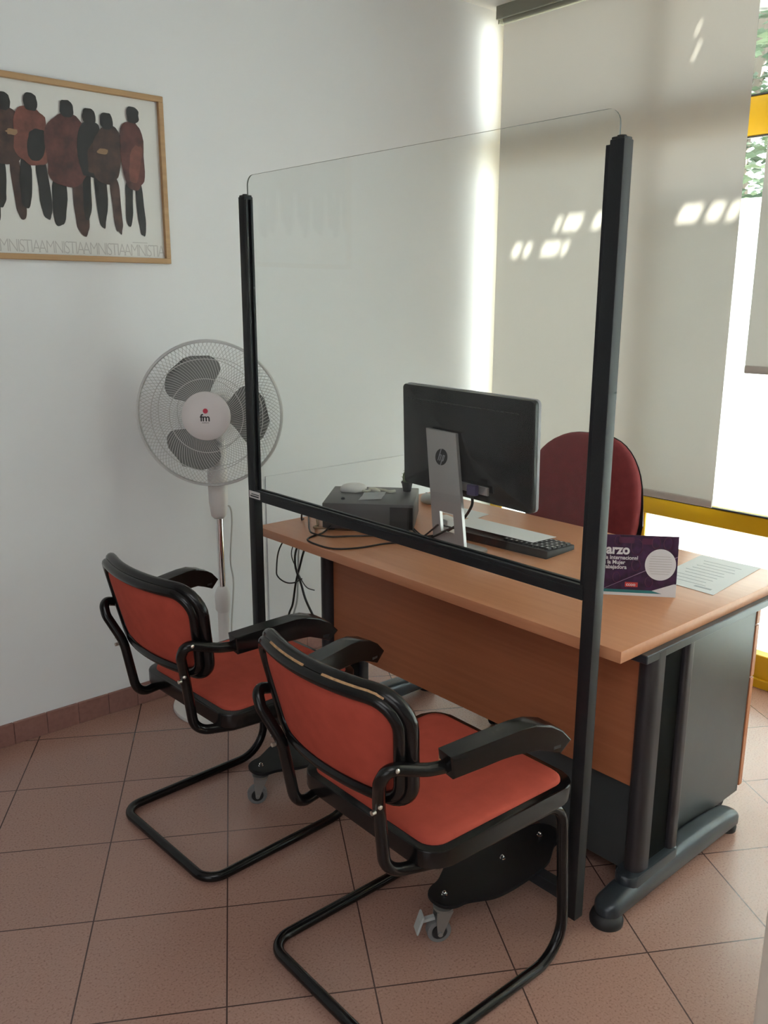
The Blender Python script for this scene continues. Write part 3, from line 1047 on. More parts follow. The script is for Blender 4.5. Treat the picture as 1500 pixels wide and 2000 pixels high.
# power cord of the fan
q = [Vector((0.030, 0.030, 0.76)), Vector((0.10, 0.14, 0.735)), Vector((0.160, 0.190, 0.72)), Vector((0.172, 0.196, 0.66)), Vector((0.158, 0.196, 0.50)), Vector((0.168, 0.196, 0.40)), Vector((0.150, 0.196, 0.20)), Vector((0.155, 0.19, 0.05)), Vector((0.16, 0.17, 0.004)), Vector((0.10, 0.12, 0.0045))]
obj('power_cord', tube(bmesh.new(), spline(q, 6), 0.0032, seg=6), M_wcable, fan)

# ------------------------------------------------------------------ framed poster
PX0, PX1, PZ0, PZ1 = -0.20, 0.6095, 1.634, 2.182
pos = thing('framed_poster', 'wide poster of dark maroon shapes in a light oak frame', 'framed picture', ((PX0 + PX1) / 2, 0, PZ0))
pc = (PX0 + PX1) / 2
bm = bmesh.new()
fw = 0.018
for lo, hi in (((PX0, -0.022, PZ0), (PX1, 0, PZ0 + fw)), ((PX0, -0.022, PZ1 - fw), (PX1, 0, PZ1)),
               ((PX0, -0.022, PZ0 + fw), (PX0 + fw, 0, PZ1 - fw)), ((PX1 - fw, -0.022, PZ0 + fw), (PX1, 0, PZ1 - fw))):
    a, b = Vector(lo) - Vector((pc, 0, PZ0)), Vector(hi) - Vector((pc, 0, PZ0))
    box(bm, (a + b) / 2, b - a, None, 0.0015, 1)
obj('frame', bm, M_frame, pos)
sh = obj('sheet', bx((PX0 + fw - pc, -0.008, fw), (PX1 - fw - pc, -0.002, PZ1 - PZ0 - fw)), M_poster, pos, smooth=False)
# plain stand-in artwork: a loose row of rough upright strokes
def blob(cx, cz, hw, hh, skew, m, d, rough=0.12, n=18):
    o = []
    for k in range(n):
        a = 2 * math.pi * k / n
        e = 0.75
        x = math.copysign(abs(math.cos(a)) ** e, math.cos(a)) * hw * (1 + random.uniform(-rough, rough))
        z = math.copysign(abs(math.sin(a)) ** e, math.sin(a)) * hh * (1 + random.uniform(-rough, rough) * 0.6)
        o.append((cx + x + skew * z, cz + z))
    o = [(q.x, q.y) for q in spline([(x, z, 0) for x, z in o], 2, True)]
    bmm = bmesh.new()
    prism(bmm, o, 0.0003, frame3((-pc, -0.0081 - d, -PZ0), (1, 0, 0), (0, 0, 1), (0, -1, 0)))
    return obj('paint_stroke', bmm, m, sh, smooth=False)
d = 0.0004
cols = [(-0.155, 1.99, 0.050, 0.072, 1), (-0.075, 2.000, 0.052, 0.078, 2), (0.000, 1.985, 0.050, 0.080, 0), (0.075, 2.0, 0.055, 0.082, 1),
        (0.155, 2.005, 0.058, 0.085, 3), (0.265, 1.975, 0.072, 0.110, 0), (0.345, 1.985, 0.045, 0.085, 2), (0.400, 1.975, 0.050, 0.090, 1), (0.490, 1.985, 0.042, 0.110, 0)]
for k, (cx, cz, hw, hh, mi) in enumerate(cols):
    for sx_, ln, mi2 in ((-0.5, 0.150, 2), (0.45, 0.175, 1 if k % 2 else 2)):
        blob(cx + hw * sx_, cz - hh * 0.6 - ln * 0.55, hw * 0.33, ln * 0.55, -0.06 * (1 if sx_ > 0 else -1), M_maroon[mi2], d, 0.10)
        d += 0.00012
for k, (cx, cz, hw, hh, mi) in enumerate(cols):
    blob(cx, cz, hw, hh, random.uniform(-0.1, 0.15), M_maroon[mi], d, 0.10)
    d += 0.00012
    if k % 2 == 0:
        blob(cx + hw * 0.2, cz - hh * 0.25, hw * 0.5, hh * 0.55, 0.2, M_maroon[(mi + 3) % 4], d, 0.15)
        d += 0.00012
    blob(cx + 0.004 * (k % 3), cz + hh + 0.016, 0.022, 0.026, 0, M_maroon[2], d, 0.08)
    d += 0.00012
for cx, cz in ((0.095, 2.012), (0.385, 1.985)):
    blob(cx, cz, 0.018, 0.009, 0.2, M_ochre, d, 0.2)
    d += 0.00012
for k in range(5):
    text('lettering', 'AMNISTIA', 0.058, frame3((0.585 - 0.146 * (5 - k) - pc, -0.0084 - 0.00015 * (k % 2), 0.023), (1, 0, 0), (0, 0, 1), (0, -1, 0)), M_ptext, sh, 'LEFT', 0.78, ext=0.0001, bold=-0.0009, sx=0.72)
bm = bmesh.new()
box(bm, (0.50 - pc, -0.0084, 0.068), (0.055, 0.0003, 0.0025))
obj('fine_print', bm, M_ptext, sh, smooth=False)

# ------------------------------------------------------------------ things on the desk
T = DZ
# all-in-one computer
mon = thing('desktop_computer', 'black all-in-one computer on a silver stand, seen from behind', 'computer', (1.03, -1.06, T))
def ML(x, y, z):
    return Vector((x - 1.03, y + 1.06, z - T))
# panel: slightly turned, bulging black back
TL, TR, BR, BL = Vector((1.075, -0.742, 1.236)), Vector((1.075, -1.315, 1.238)), Vector((1.075, -1.333, 0.897)), Vector((1.075, -0.760, 0.880))
cy, cz = -1.0375, 1.063
hw, hh = 0.284, 0.172
bm = bmesh.new()
ol_ = rrect(-hw, hw, -hh, hh, 0.014, 5)
def back(a, b, h):
    bul = 0.008 * (1 - (a / hw) ** 2) * (1 - 0.6 * (b / hh) ** 2)
    return ML(1.078 - h * (1 if h < 0.02 else 1) - (bul if h > 0.015 else 0), cy - a - 0.010 * 0, cz + b)
pillow(bm, ol_, back, [(1.0, 0.0), (1.0, 0.012), (0.992, 0.0165), (0.93, 0.019), (0.75, 0.022), (0.45, 0.024), (0.15, 0.025)])
rotm = Matrix.Translation(ML(1.078, cy, cz)) @ Matrix.Rotation(R(1.2), 4, 'X') @ Matrix.Rotation(R(-3.0), 4, 'Y') @ Matrix.Translation(-ML(1.078, cy, cz))
for v in bm.verts:
    v.co = rotm @ v.co
shell = obj('shell', bm, M_monblk, mon, ang=40)
bm = bmesh.new()
prism(bm, rrect(-hw - 0.001, hw + 0.001, -hh - 0.001, hh + 0.001, 0.014, 5), 0.012, rotm @ frame3(ML(1.078, cy, cz), (0, -1, 0), (0, 0, 1), (1, 0, 0)) if False else rotm @ frame3(ML(1.090, cy, cz), (0, -1, 0), (0, 0, 1), (-1, 0, 0)), 0.002)
bz = obj('bezel', bm, M_bezel, mon, ang=40)
bm = bmesh.new()
box(bm, ML(1.0905, cy, cz), (0.002, 2 * hw - 0.02, 2 * hh - 0.02), rotm)
obj('screen', bm, M_screen, mon, smooth=False)
bm = bmesh.new()
box(bm, ML(1.0415, -1.075, 0.935), (0.006, 0.175, 0.026), rotm)
pt = obj('port_strip', bm, M_silver, mon, smooth=False)
bm = bmesh.new()
box(bm, ML(1.030, -1.110, 0.932), (0.022, 0.036, 0.034), None, 0.003, 1)
plg = obj('plug', bm, M_violet, mon)
bm = bmesh.new()
tube(bm, spline([ML(1.026, -1.110, 0.918), ML(1.03, -1.108, 0.88), ML(1.02, -1.07, 0.82), ML(1.005, -1.02, 0.782)], 5), 0.0045, seg=8)
obj('plug_cable', bm, M_cable, plg)
bm = bmesh.new()
for k in range(26):
    box(bm, ML(1.0535, cy + 0.24 - 0.0185 * k, cz + 0.128), (0.006, 0.014, 0.003), rotm)
obj('vent_slots', bm, M_rubber, shell, smooth=False)
# silver stand: sloping plate with a hole, foot plate
P0, P1 = ML(0.985, -1.0, T + 0.012), ML(1.045, -0.955, 1.098)
def quadplate(cor, th):
    """closed plate from four corners (tl, tr, br, bl) with a four-sided hole"""
    n = (cor[1] - cor[0]).cross(cor[3] - cor[0]).normalized()
    def at(u, v):
        return cor[0].lerp(cor[1], u).lerp(cor[3].lerp(cor[2], u), v)
    return n, at
cor = [ML(1.026, -0.900, 1.106), ML(1.026, -1.034, 1.102), ML(0.985, -1.124, T + 0.010), ML(0.985, -0.985, T + 0.010)]
n, at = quadplate(cor, 0.008)
us, vs_ = [0, 0.28, 0.72, 1], [0, 0.25, 0.5, 0.71, 0.885, 1]
bm = bmesh.new()
fr_, bk_ = {}, {}
for i, u in enumerate(us):
    for j, v in enumerate(vs_):
        fr_[i, j] = bm.verts.new(at(u, v))
        bk_[i, j] = bm.verts.new(at(u, v) + Vector((0.012, 0, 0)))
for i in range(3):
    for j in range(5):
        hole = (i == 1 and j == 3)
        if not hole:
            for D, fl in ((fr_, 0), (bk_, 1)):
                q = [D[i, j], D[i + 1, j], D[i + 1, j + 1], D[i, j + 1]]
                bm.faces.new(q[::-1] if fl else q)
def strip(keys):
    for a, b in zip(keys, keys[1:]):
        bm.faces.new((fr_[a], fr_[b], bk_[b], bk_[a]))
strip([(i, 0) for i in range(4)] + [(3, j) for j in range(1, 6)] + [(i, 5) for i in (2, 1, 0)] + [(0, j) for j in (4, 3, 2, 1, 0)])
strip([(1, 3), (2, 3), (2, 4), (1, 4), (1, 3)])
stand = obj('stand', bm, M_silver, mon, smooth=False)
bm = bmesh.new()
prism(bm, rrect(0.905 - 1.03, 1.060 - 1.03, -1.165 + 1.06, -0.935 + 1.06, 0.02, 5), 0.010, None, 0.003)
obj('foot_plate', bm, M_silver, mon)
# neck between stand and shell
bm = bmesh.new()
box(bm, ML(1.043, -0.975, 1.05), (0.020, 0.07, 0.07), None, 0.004, 1)
obj('hinge', bm, M_rubber, mon)
# round badge
lc = at(0.47, 0.23)
ydir = (at(0.5, 0.0) - at(0.5, 1.0)).normalized()
xdir = (at(1, 0.23) - at(0, 0.23)).normalized()
zd = xdir.cross(ydir).normalized()
if zd.x > 0:
    zd = -zd
LM = frame3(lc + zd * 0.0008, xdir, zd.cross(xdir), zd)
bd = obj('badge', lathe(bmesh.new(), [(0.0265, -0.0005), (0.0265, 0.0004), (0, 0.0004)], 40, LM), M_ltxt, stand, smooth=False)
bm = bmesh.new()
def slant(x0, y0, x1, y1, w, z=0.0006):
    prism(bm, [(x0 - w / 2, y0), (x0 + w / 2, y0), (x1 + w / 2, y1), (x1 - w / 2, y1)], 0.0004, LM @ Matrix.Translation((0, 0, z)))
slant(-0.0125, -0.0125, -0.0035, 0.0262, 0.0036)
slant(-0.0045, -0.0125, 0.0002, 0.0070, 0.0036)
prism(bm, [(-0.0095, 0.0050), (0.0005, 0.0050), (0.0012, 0.0082), (-0.0088, 0.0082)], 0.0004, LM @ Matrix.Translation((0, 0, 0.0006)))
slant(0.0005, -0.0262, 0.0090, 0.0082, 0.0036)
slant(0.0105, -0.0095, 0.0145, 0.0070, 0.0036)
prism(bm, [(0.0068, 0.0050), (0.0155, 0.0050), (0.0150, 0.0082), (0.0076, 0.0082)], 0.0004, LM @ Matrix.Translation((0, 0, 0.0006)))
prism(bm, [(0.0030, -0.0125), (0.0110, -0.0125), (0.0118, -0.0093), (0.0038, -0.0093)], 0.0004, LM @ Matrix.Translation((0, 0, 0.0006)))
obj('badge_letters', bm, M_bezel, bd, smooth=False)

# PC case lying flat
e1, e2 = Vector((0.678, -0.735, 0)).normalized(), Vector((0.735, 0.678, 0)).normalized()
pcx = Vector((0.815, -0.612, 0)) + e1 * 0.1575 + e2 * 0.140
case = thing('computer_case', 'flat dark grey computer case on the desk left of the monitor', 'computer case', (pcx.x, pcx.y, T))
CM = frame3((0, 0, 0), e1, e2, (0, 0, 1))
bm = bmesh.new()
box(bm, (0, 0, 0.055), (0.315, 0.280, 0.090), CM, 0.003, 2)
cbod = obj('case_body', bm, M_pc, case)
bm = bmesh.new()
for x in (-0.13, 0.13):
    for y in (-0.11, 0.11):
        box(bm, (x, y, 0.005), (0.02, 0.02, 0.010), CM)
obj('rubber_feet', bm, M_rubber, case, smooth=False)
bm = bmesh.new()
box(bm, (0.115, -0.1405, 0.052), (0.078, 0.002, 0.076), CM)
obj('glossy_panel', bm, M_monblk, case, smooth=False)
bm = bmesh.new()
box(bm, (-0.160, 0.03, 0.060), (0.006, 0.05, 0.03), CM, 0.002, 1)
box(bm, (-0.160, -0.08, 0.060), (0.008, 0.03, 0.02), CM, 0.002, 1)
obj('rear_socket', bm, M_rubber, case)
bm = bmesh.new()
lathe(bm, [(0.007, 0), (0.007, 0.004), (0.004, 0.007), (0, 0.008)], 14, CM @ Matrix.Translation((-0.095, -0.075, 0.1)))
obj('black_knob', bm, M_rubber, case)
TC = T + 0.1                                              # top of the case
def CW(a, b, z=0):
    q = CM @ Vector((a, b, 0))
    return (pcx.x + q.x, pcx.y + q.y, TC + z)
# things on the case
q = CW(-0.075, 0.055)
ms = thing('white_mouse', 'rounded white computer mouse resting on top of the computer case', 'mouse', q)
bm = bmesh.new()
mo = [(0.050 * math.cos(2 * math.pi * k / 24), 0.027 * math.sin(2 * math.pi * k / 24) * (1 + 0.15 * math.cos(2 * math.pi * k / 24))) for k in range(24)]
mm = Matrix.Rotation(R(-35), 4, 'Z')
pillow(bm, mo, lambda a, b, h: mm @ Vector((a, b, h)), [(0.92, 0), (1.0, 0.006), (0.97, 0.016), (0.8, 0.025), (0.5, 0.030), (0.2, 0.031)])
obj('mouse_shell', bm, M_white, ms, ang=70)
q = CW(0.118, 0.080)
ca = thing('potted_cactus', 'tiny cactus in a black pot standing on the computer case', 'potted plant', q)
obj('pot', lathe(bmesh.new(), [(0, 0), (0.014, 0), (0.020, 0.030), (0.022, 0.031), (0.022, 0.036), (0.018, 0.036), (0.017, 0.031), (0, 0.030)], 20), M_rubber, ca)
bm = bmesh.new()
cp = []
for k in range(17):
    cp.append((0.0, 0))
nseg = 20
prof = [(0.010, 0.030), (0.0145, 0.040), (0.0155, 0.052), (0.013, 0.064), (0.008, 0.074), (0.003, 0.078)]
rings = [[bm.verts.new((r * (1 + (0.14 if k % 2 else -0.06)) * math.cos(2 * math.pi * k / nseg), r * (1 + (0.14 if k % 2 else -0.06)) * math.sin(2 * math.pi * k / nseg), z)) for k in range(nseg)] for r, z in prof]
for A_, B_ in zip(rings, rings[1:]):
    for k in range(nseg):
        bm.faces.new((A_[k], A_[(k + 1) % nseg], B_[(k + 1) % nseg], B_[k]))
bm.faces.new(rings[-1])
for r, z in prof[1:5]:
    for k in range(0, nseg, 2):
        a = 2 * math.pi * (k + 1) / nseg
        p0 = Vector((r * 1.1 * math.cos(a), r * 1.1 * math.sin(a), z))
        tube(bm, [p0, p0 + Vector((0.006 * math.cos(a), 0.006 * math.sin(a), 0.002))], 0.0005, seg=3)
obj('plant', bm, M_green, ca)
# folded note
bm = bmesh.new()
pts = [(0.933, -0.665), (1.004, -0.705), (1.075, -0.650), (1.010, -0.605)]
cxn, cyn = 1.005, -0.655
g = []
for i in range(9):
    u = i / 8
    lift = 0.006 * abs(math.sin(u * 5.0)) * u + 0.001
    a = Vector((*pts[0], 0)).lerp(Vector((*pts[3], 0)), u)
    b = Vector((*pts[1], 0)).lerp(Vector((*pts[2], 0)), u)
    g.append([bm.verts.new((q.x - cxn, q.y - cyn, lift)) for q in (a, a.lerp(b, 0.5), b)])
for i in range(8):
    for j in range(2):
        bm.faces.new((g[i][j], g[i][j + 1], g[i + 1][j + 1], g[i + 1][j]))
bmesh.ops.solidify(bm, geom=bm.faces[:], thickness=0.0005)
nt_ = obj('paper_slip', bm, M_paper)
nt_.location = (cxn, cyn, TC + 0.0006)
tag(nt_, 'small creased white paper slip lying on the computer case', 'paper')
# crumpled pale cord behind the slip
cd = obj('coiled_cord', tube(bmesh.new(), spline([(-0.055, 0.015, 0.006), (-0.03, -0.012, 0.006), (-0.005, 0.014, 0.010), (0.015, -0.010, 0.006), (-0.02, 0.006, 0.013), (0.03, 0.012, 0.006), (0.05, -0.012, 0.006), (0.072, 0.000, 0.006)], 6), 0.0052, seg=8), mat('pale_cord', (0.55, 0.54, 0.46), 0.6))
q = CW(0.005, 0.045)
cd.location = q
cd.rotation_euler = (0, 0, R(-42))
tag(cd, 'short pale crumpled cord behind the paper slip on the computer case', 'cord')

# keyboard with a sheet of paper on it
kb = thing('keyboard', 'black keyboard on the desk with paper lying over most of it', 'keyboard', (1.185, -1.120, T), 0)
KX0, KX1, KY0, KY1 = -0.070, 0.085, -0.212, 0.240
KM = Matrix.Rotation(R(4), 4, 'Z')
bm = bmesh.new()
prism(bm, [(KX0, 0), (KX1, 0), (KX1, 0.016), (KX0, 0.026)], KY1 - KY0, KM @ frame3((0, KY1, 0), (1, 0, 0), (0, 0, 1), (0, -1, 0)), 0.004)
kbod = obj('case', bm, M_rubber, kb)
for r_ in range(5):
    for c_ in range(22):
        if c_ not in range(0, 22):
            continue
        y = KY0 + 0.016 + c_ * 0.0195
        if c_ >= 9:
            continue                                       # the rest lies under the paper
        x = KX1 - 0.022 - r_ * 0.0270
        bm = bmesh.new()
        z = 0.016 + 0.010 * (KX1 - x) / (KX1 - KX0)
        box(bm, (x, y, z + 0.003), (0.020, 0.0165, 0.007), KM, 0.0015, 1)
        k_ = obj('key', bm, M_key, kb)
        bm = bmesh.new()
        box(bm, (x - 0.001, y, z + 0.0068), (0.007, 0.006, 0.0004), KM)
        obj('legend', bm, M_legend, k_, smooth=False)
ppts = [(1.135, -0.930), (1.252, -0.910), (1.262, -1.268), (1.152, -1.262)]
pk = obj('paper_sheet', sheet([(x - 1.2, y + 1.09, 0) for x, y in ppts]), M_paper, smooth=False)
pk.location = (1.2, -1.09, T + 0.0345)
tag(pk, 'long white paper sheet lying across the black keyboard', 'paper')
p2 = obj('paper_sheet', sheet([(-0.06, 0.10, 0), (0.055, 0.085, 0), (0.055, -0.06, 0), (-0.045, -0.075, 0)]), M_paper, smooth=False)
p2.location = (1.375, -0.770, T + 0.0006)
tag(p2, 'white paper sheet on the desk under the monitor, beyond the keyboard', 'paper')
p3 = obj('paper_sheet', sheet([(1.205 - 1.36, -1.843 + 1.73, 0), (1.545 - 1.36, -1.812 + 1.73, 0), (1.535 - 1.36, -1.625 + 1.73, 0), (1.215 - 1.36, -1.652 + 1.73, 0)]), M_paper)
p3.location = (1.36, -1.73, T + 0.0006)
tag(p3, 'printed white form on the desk\'s right end beside the purple calendar', 'paper')
bm = bmesh.new()
for k in range(9):
    x = -0.10 + k * 0.028
    box(bm, (x, 0.0 + 0.004 * (k % 3), 0.0009), (0.0018, 0.12 - 0.02 * (k % 2), 0.0004))
box(bm, (-0.118, -0.062, 0.0009), (0.010, 0.050, 0.0004))
obj('printed_lines', bm, mat('grey_print', (0.42, 0.45, 0.48), 0.6), p3, smooth=False)

# grey mouse
m2 = thing('computer_mouse', 'pale grey computer mouse on the desk behind the computer case', 'mouse', (1.400, -0.535, T), R(60))
bm = bmesh.new()
pillow(bm, mo, lambda a, b, h: (a, b, h), [(0.92, 0), (1.0, 0.006), (0.97, 0.016), (0.8, 0.026), (0.5, 0.032), (0.2, 0.033)])
obj('mouse_shell', bm, M_mouse, m2, ang=70)
bm = bmesh.new()
lathe(bm, [(0, -0.003), (0.008, -0.003), (0.008, 0.003), (0, 0.003)], 14, Matrix.Translation((0.028, 0, 0.025)) @ Matrix.Rotation(R(90), 4, 'X'))
obj('scroll_wheel', bm, M_rubber, m2)

# white adapter behind the stand
ad = thing('power_adapter', 'white plug adapter on the desk behind the silver stand', 'adapter', (1.088, -0.945, T))
bm = bmesh.new()
box(bm, (0, 0, 0.034), (0.045, 0.075, 0.068), Matrix.Rotation(R(-15), 4, 'Z'), 0.006, 2)
obj('adapter_body', bm, M_white, ad)
bm = bmesh.new()
lathe(bm, [(0.004, 0), (0.004, 0.002), (0, 0.002)], 10, Matrix.Translation((-0.0225, 0.012, 0.04)) @ Matrix.Rotation(R(-90), 4, 'Y'))
obj('indicator', bm, M_rubber, ad)

# purple desk calendar: standing card folded into a tent
cl = thing('desk_calendar', 'purple tent-fold desk calendar reading Marzo on the desk\'s right end', 'calendar', (1.06, -1.700, T))
ca_, cb_ = Vector((0.966, -1.612, 0)), Vector((1.112, -1.784, 0))
cd_ = (cb_ - ca_).normalized()
cn = Vector((cd_.y, -cd_.x, 0))
if cn.x > 0:
    cn = -cn                                             # faces the visitor side
cw = (cb_ - ca_).length
O_ = ca_ - Vector((1.06, -1.700, 0))
lean = Vector((-cn.x * 0.09, -cn.y * 0.09, 1)).normalized()
CH = 0.166
FM = frame3(O_ + cn * 0.0, cd_, lean)
if FM.to_3x3().col[2].dot(cn) < 0:
    FM = frame3(O_, cd_, lean, -Vector(cd_).cross(lean))
bm = bmesh.new()
box(bm, (cw / 2, CH / 2, 0), (cw, CH, 0.002), FM)
card = obj('front_card', bm, M_purple, cl, smooth=False)
bm = bmesh.new()
lean2 = Vector((-cn.x * 0.55, -cn.y * 0.55, 1)).normalized()
topp = O_ + lean * CH
bot2 = topp - Vector((0, 0, topp.z - 0.001)) - cn * 0.075
v1 = [topp, topp + cd_ * cw, bot2 + cd_ * cw, bot2]
vsx = [bm.verts.new(v) for v in v1]
bm.faces.new(vsx)
bmesh.ops.solidify(bm, geom=bm.faces[:], thickness=0.0015)
obj('rear_card', bm, M_paper, cl, smooth=False)
def lay(outl, m, name, z=0.0013, par=None):
    bmm = bmesh.new()
    prism(bmm, outl, 0.0004, FM @ Matrix.Translation((0, 0, z)))
    return obj(name, bmm, m, par or card, smooth=False)
lay([(0, 0), (cw, 0), (cw, 0.008), (0, 0.008)], M_whitep, 'white_foot')
lay([(0, 0.008), (cw * 0.84, 0.008), (cw * 0.80, 0.016), (0, 0.016)], M_teal, 'teal_band')
lay([(cw * 0.72, 0.0155), (cw * 0.84, 0.008), (cw, 0.008), (cw, 0.036), (cw * 0.97, 0.036)], M_whitep, 'pale_corner', 0.0014)
lay([(cw * 0.15, 0.0165), (cw * 0.16, 0.0165), (cw, 0.110), (cw, 0.1125)], M_pink, 'diagonal_line', 0.0015)
for k, (a, b, s) in enumerate(((0.30, 0.150, 0.013), (0.52, 0.135, 0.022), (0.74, 0.148, 0.016), (0.88, 0.146, 0.017), (0.52, 0.085, 0.016), (0.30, 0.050, 0.014), (0.68, 0.040, 0.014))):
    o_ = []
    for t in range(24):
        an = 2 * math.pi * t / 24
        o_.append((cw * a + s * 0.7 * math.cos(an), b + s * math.sin(an)))
    for t in range(24):
        pass
    bmm = bmesh.new()
    tube(bmm, [FM @ Vector((x, y, 0.0014)) for x, y in o_], 0.0011, True, 4)
    obj('swirl', bmm, M_plum, card)
for a, b, s in ((0.40, 0.152, 0.02), (0.64, 0.150, 0.014)):
    lay(rrect(cw * a - s, cw * a + s, b - 0.008, b + 0.008, 0.003, 3), M_plum, 'swirl', 0.0014)
ccx, ccy = cw * 0.803, 0.088
disc = lay([(ccx + 0.0405 * math.cos(2 * math.pi * k / 40), ccy + 0.0430 * math.sin(2 * math.pi * k / 40)) for k in range(40)], M_whitep, 'white_disc', 0.0018)
for k in range(8):
    yy = ccy + 0.022 - k * 0.0068
    hw_ = 0.030 * math.sqrt(max(0.1, 1 - ((yy - ccy) / 0.040) ** 2))
    lay([(ccx - hw_, yy), (ccx + hw_, yy), (ccx + hw_, yy + 0.0009), (ccx - hw_, yy + 0.0009)], M_ptext, 'ruled_line', 0.0023, disc)
lb = lay([(cw * 0.405, 0.024), (cw * 0.555, 0.024), (cw * 0.555, 0.037), (cw * 0.405, 0.037)], M_redlab, 'red_label', 0.0018)
text('lettering', 'ccoo', 0.0125, FM @ Matrix.Translation((cw * 0.418, 0.027, 0.0024)), M_whitep, lb, 'LEFT', bold=0.0002)
text('lettering', 'Marzo', 0.036, FM @ Matrix.Translation((cw * 0.050, 0.114, 0.0018)), M_whitep, card, 'LEFT', 1.0, bold=0.0013, sx=0.95)
for k, s_ in enumerate(('Día Internacional', 'de la Mujer', 'Trabajadora')):
    text('lettering', s_, 0.0150, FM @ Matrix.Translation((cw * 0.105, 0.0990 - 0.0130 * k, 0.0018)), M_whitep, card, 'LEFT', 1.0, bold=0.0003, sx=0.95)

# cables on the desk
def cable(label, pts, r=0.003, m=None, name='cable', cat='cable', n=6):
    c = Vector(pts[0])
    o = obj(name, tube(bmesh.new(), [Vector(q) - c for q in spline(pts, n)], r, seg=8), m or M_cable)
    o.location = c
    return tag(o, label, cat)
zc = T + 0.0032
cable('black cable looping from the computer case over the desk\'s front edge side', [(0.845, -0.630, zc + 0.02), (0.795, -0.640, zc), (0.735, -0.655, zc), (0.700, -0.680, zc), (0.690, -0.735, zc), (0.700, -0.815, zc), (0.765, -0.862, zc), (0.862, -0.880, zc), (0.930, -0.915, zc)])
cable('black cable from the wall side curling in front of the computer case', [(0.935, -0.385, T - 0.09), (0.925, -0.390, T - 0.02), (0.905, -0.412, zc + 0.004), (0.880, -0.445, zc), (0.840, -0.500, zc), (0.790, -0.570, zc), (0.752, -0.640, zc + 0.006), (0.772, -0.700, zc + 0.003), (0.838, -0.735, zc), (0.915, -0.800, zc), (0.945, -0.880, zc)])
cable('black cable running from the case to the silver stand\'s opening', [(1.015, -0.800, zc + 0.01), (1.000, -0.870, zc), (0.985, -0.905, zc + 0.002), (0.975, -0.950, zc + 0.02), (0.982, -0.985, zc + 0.05), (0.995, -1.000, zc + 0.065), (1.04, -1.010, zc + 0.05)])
cable('thick black cable sweeping from behind the case into the stand\'s opening', [(1.040, -0.720, zc + 0.04), (1.050, -0.800, zc + 0.01), (1.010, -0.890, zc + 0.001), (0.970, -0.960, zc + 0.012), (0.972, -1.010, zc + 0.035), (1.000, -1.045, zc + 0.060), (1.050, -1.055, zc + 0.055)], 0.0036)
cable('thin black cable lying between the computer case and the white adapter', [(1.045, -0.790, zc + 0.03), (1.040, -0.850, zc + 0.003), (1.030, -0.900, zc), (1.058, -0.950, zc + 0.012)], 0.0025)
cable('grey cable arching from the case\'s rear down to the desk', [(0.852, -0.555, T + 0.065), (0.825, -0.530, T + 0.075), (0.815, -0.500, T + 0.055), (0.830, -0.470, T + 0.012), (0.86, -0.44, zc)], 0.0032, M_deskrib)
cable('beige cable crossing the desk\'s left end near the computer case', [(0.96, -0.413, zc), (0.90, -0.47, zc), (0.845, -0.545, zc), (0.80, -0.585, zc + 0.007), (0.83, -0.62, zc + 0.007)], 0.0045, mat('beige_cable', (0.33, 0.22, 0.13), 0.6))
# hanging cables beyond the desk's left end
hx = 1.0
hang_n = [0]
def hang(label, pts, r=0.0035, m=None):
    hang_n[0] += 1
    pts = [(x + 0.012 * hang_n[0] - 0.03, y, z) for x, y, z in pts]
    return cable(label, pts, r, m, 'hanging_cable')
hang('thin black cable hanging in a wide loop from the desk\'s left end', [(1.000, -0.300, 0.70), (0.95, -0.275, 0.66), (0.90, -0.250, 0.58), (0.90, -0.226, 0.49), (0.90, -0.235, 0.462), (0.90, -0.285, 0.452), (0.90, -0.340, 0.464), (0.905, -0.385, 0.49)], 0.0028)
hang('black cable slanting down behind the desk\'s left leg', [(1.03, -0.330, 0.70), (0.98, -0.325, 0.66), (0.92, -0.322, 0.595), (0.90, -0.335, 0.53), (0.90, -0.370, 0.465), (0.90, -0.400, 0.405), (0.91, -0.45, 0.33)], 0.0045)
hang('black cable hanging down to the floor by the white wall', [(1.04, -0.360, 0.70), (0.97, -0.362, 0.66), (0.92, -0.358, 0.60), (0.90, -0.345, 0.52), (0.90, -0.318, 0.45), (0.90, -0.295, 0.36), (0.90, -0.262, 0.29), (0.91, -0.225, 0.10), (0.93, -0.20, 0.005), (1.0, -0.18, 0.005)], 0.0042)
hang('pale cable hanging beside the black ones down to the floor', [(1.02, -0.318, 0.70), (0.96, -0.318, 0.66), (0.91, -0.318, 0.60), (0.905, -0.310, 0.46), (0.905, -0.300, 0.37), (0.905, -0.268, 0.28), (0.915, -0.233, 0.10), (0.935, -0.21, 0.005), (1.0, -0.20, 0.005)], 0.0038, M_mouse)
hang('thin dark cable dropping in a short curve behind the desk leg', [(1.01, -0.295, 0.70), (0.95, -0.280, 0.66), (0.90, -0.262, 0.565), (0.90, -0.290, 0.50), (0.90, -0.330, 0.455), (0.90, -0.362, 0.438), (0.90, -0.405, 0.440)], 0.0022)

# ------------------------------------------------------------------ office chair behind the desk
oc = thing('office_chair', 'burgundy office chair with rounded back behind the desk', 'office chair', (1.57, -0.985, 0), R(184))
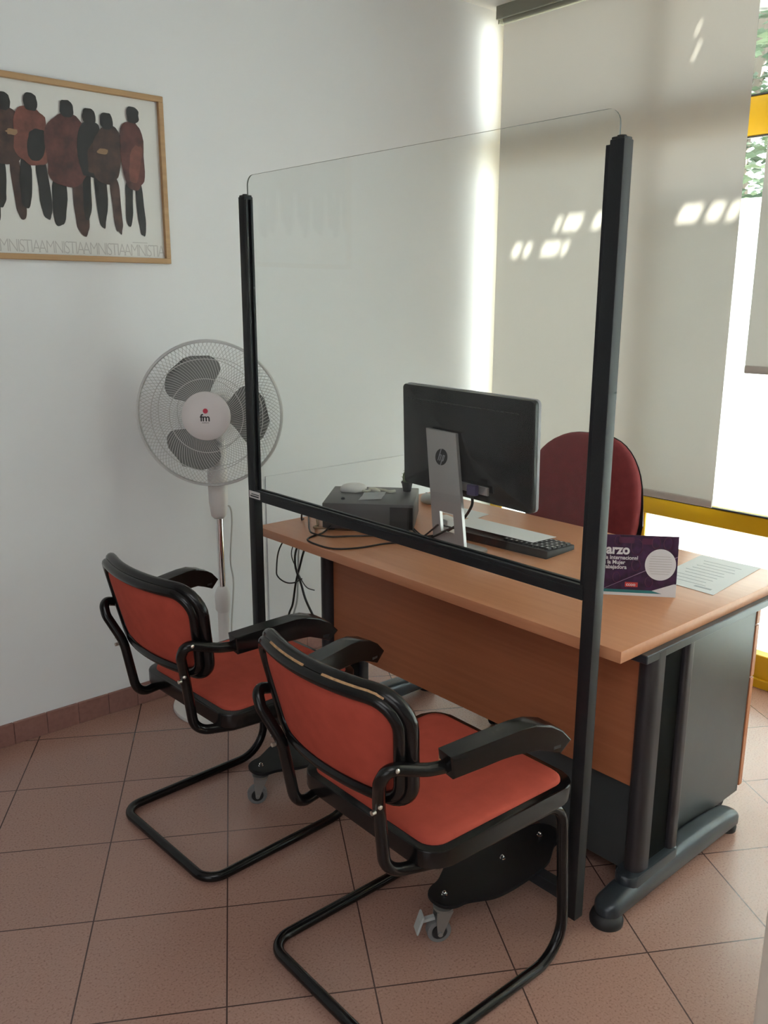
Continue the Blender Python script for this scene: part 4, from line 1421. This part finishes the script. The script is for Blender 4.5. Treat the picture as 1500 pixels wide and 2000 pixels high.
# local: +x is the way the sitter faces (towards the desk)
def obx(a, b):
    return -0.29 + 0.035 * (a / 0.23) ** 2 - 0.05 * (b - 0.75)
bo = []
for k in range(40):
    a = 2 * math.pi * k / 40
    ca2, sa2 = math.cos(a), math.sin(a)
    x = math.copysign(abs(ca2) ** 0.66, ca2) * 0.252
    z = math.copysign(abs(sa2) ** 0.66, sa2)
    z = 0.770 + (0.245 if z > 0 else 0.225) * z
    x *= 1.0 - 0.20 * max(0, (z - 0.80) / 0.23) ** 1.4
    bo.append((x, z))
bm = bmesh.new()
pillow(bm, bo, lambda a, b, h: (obx(a, b) + h, a, b), [(0.985, 0.0), (1.0, 0.012), (0.99, 0.030), (0.94, 0.045), (0.8, 0.055), (0.5, 0.058), (0.2, 0.058)])
obj('backrest', bm, M_oback, oc, ang=80)
bm = bmesh.new()
bo2 = [(a * (1.012 + 0.055 * min(1, max(0, (0.80 - b) / 0.10))), 0.775 + (b - 0.775) * 1.02 - 0.004) for a, b in bo]
pillow(bm, bo2, lambda a, b, h: (obx(a, b) + h, a, b), [(0.5, -0.030), (0.85, -0.026), (0.97, -0.012), (1.0, 0.002), (0.97, 0.004), (0.5, 0.004)])
obj('back_shell', bm, M_oshell, oc, ang=80)
bm = bmesh.new()
pillow(bm, rrect(-0.22, 0.25, -0.235, 0.235, 0.09, 6), lambda a, b, h: (a, b, 0.44 + h), [(0.97, 0), (1.0, 0.02), (0.98, 0.05), (0.9, 0.062), (0.5, 0.066)])
obj('seat', bm, M_oback, oc, ang=80)
bm = bmesh.new()
tube(bm, fillet([(-0.02, 0, 0.425), (-0.37, 0, 0.425), (-0.335, 0, 0.72)], [0, 0.06, 0], 6), 0.02, seg=10)
obj('back_stem', bm, M_oshell, oc)
obj('gas_column', lathe(bmesh.new(), [(0.03, 0.08), (0.03, 0.25), (0.018, 0.25), (0.018, 0.43), (0, 0.43)], 20), M_oshell, oc)
for k in range(5):
    a = R(72 * k + 4)
    bm = bmesh.new()
    prism(bm, [(0.0, 0.055), (0.0, 0.115), (0.05, 0.115), (0.29, 0.078), (0.30, 0.062), (0.28, 0.055)], 0.036, Matrix.Rotation(a, 4, 'Z') @ frame3((0, 0.018, 0), (1, 0, 0), (0, 0, 1), (0, -1, 0)), 0.004)
    lg = obj('leg', bm, M_oshell, oc)
    bm = bmesh.new()
    mt = Matrix.Rotation(a, 4, 'Z') @ Matrix.Translation((0.285, 0, 0.027)) @ Matrix.Rotation(R(30 * k), 4, 'Z') @ Matrix.Rotation(R(90), 4, 'X')
    for o_ in (-0.014, 0.014):
        lathe(bm, [(0, o_ - 0.009), (0.024, o_ - 0.009), (0.027, o_ - 0.004), (0.027, o_ + 0.004), (0.024, o_ + 0.009), (0, o_ + 0.009)], 20, mt)
    obj('caster', bm, M_rubber, lg)
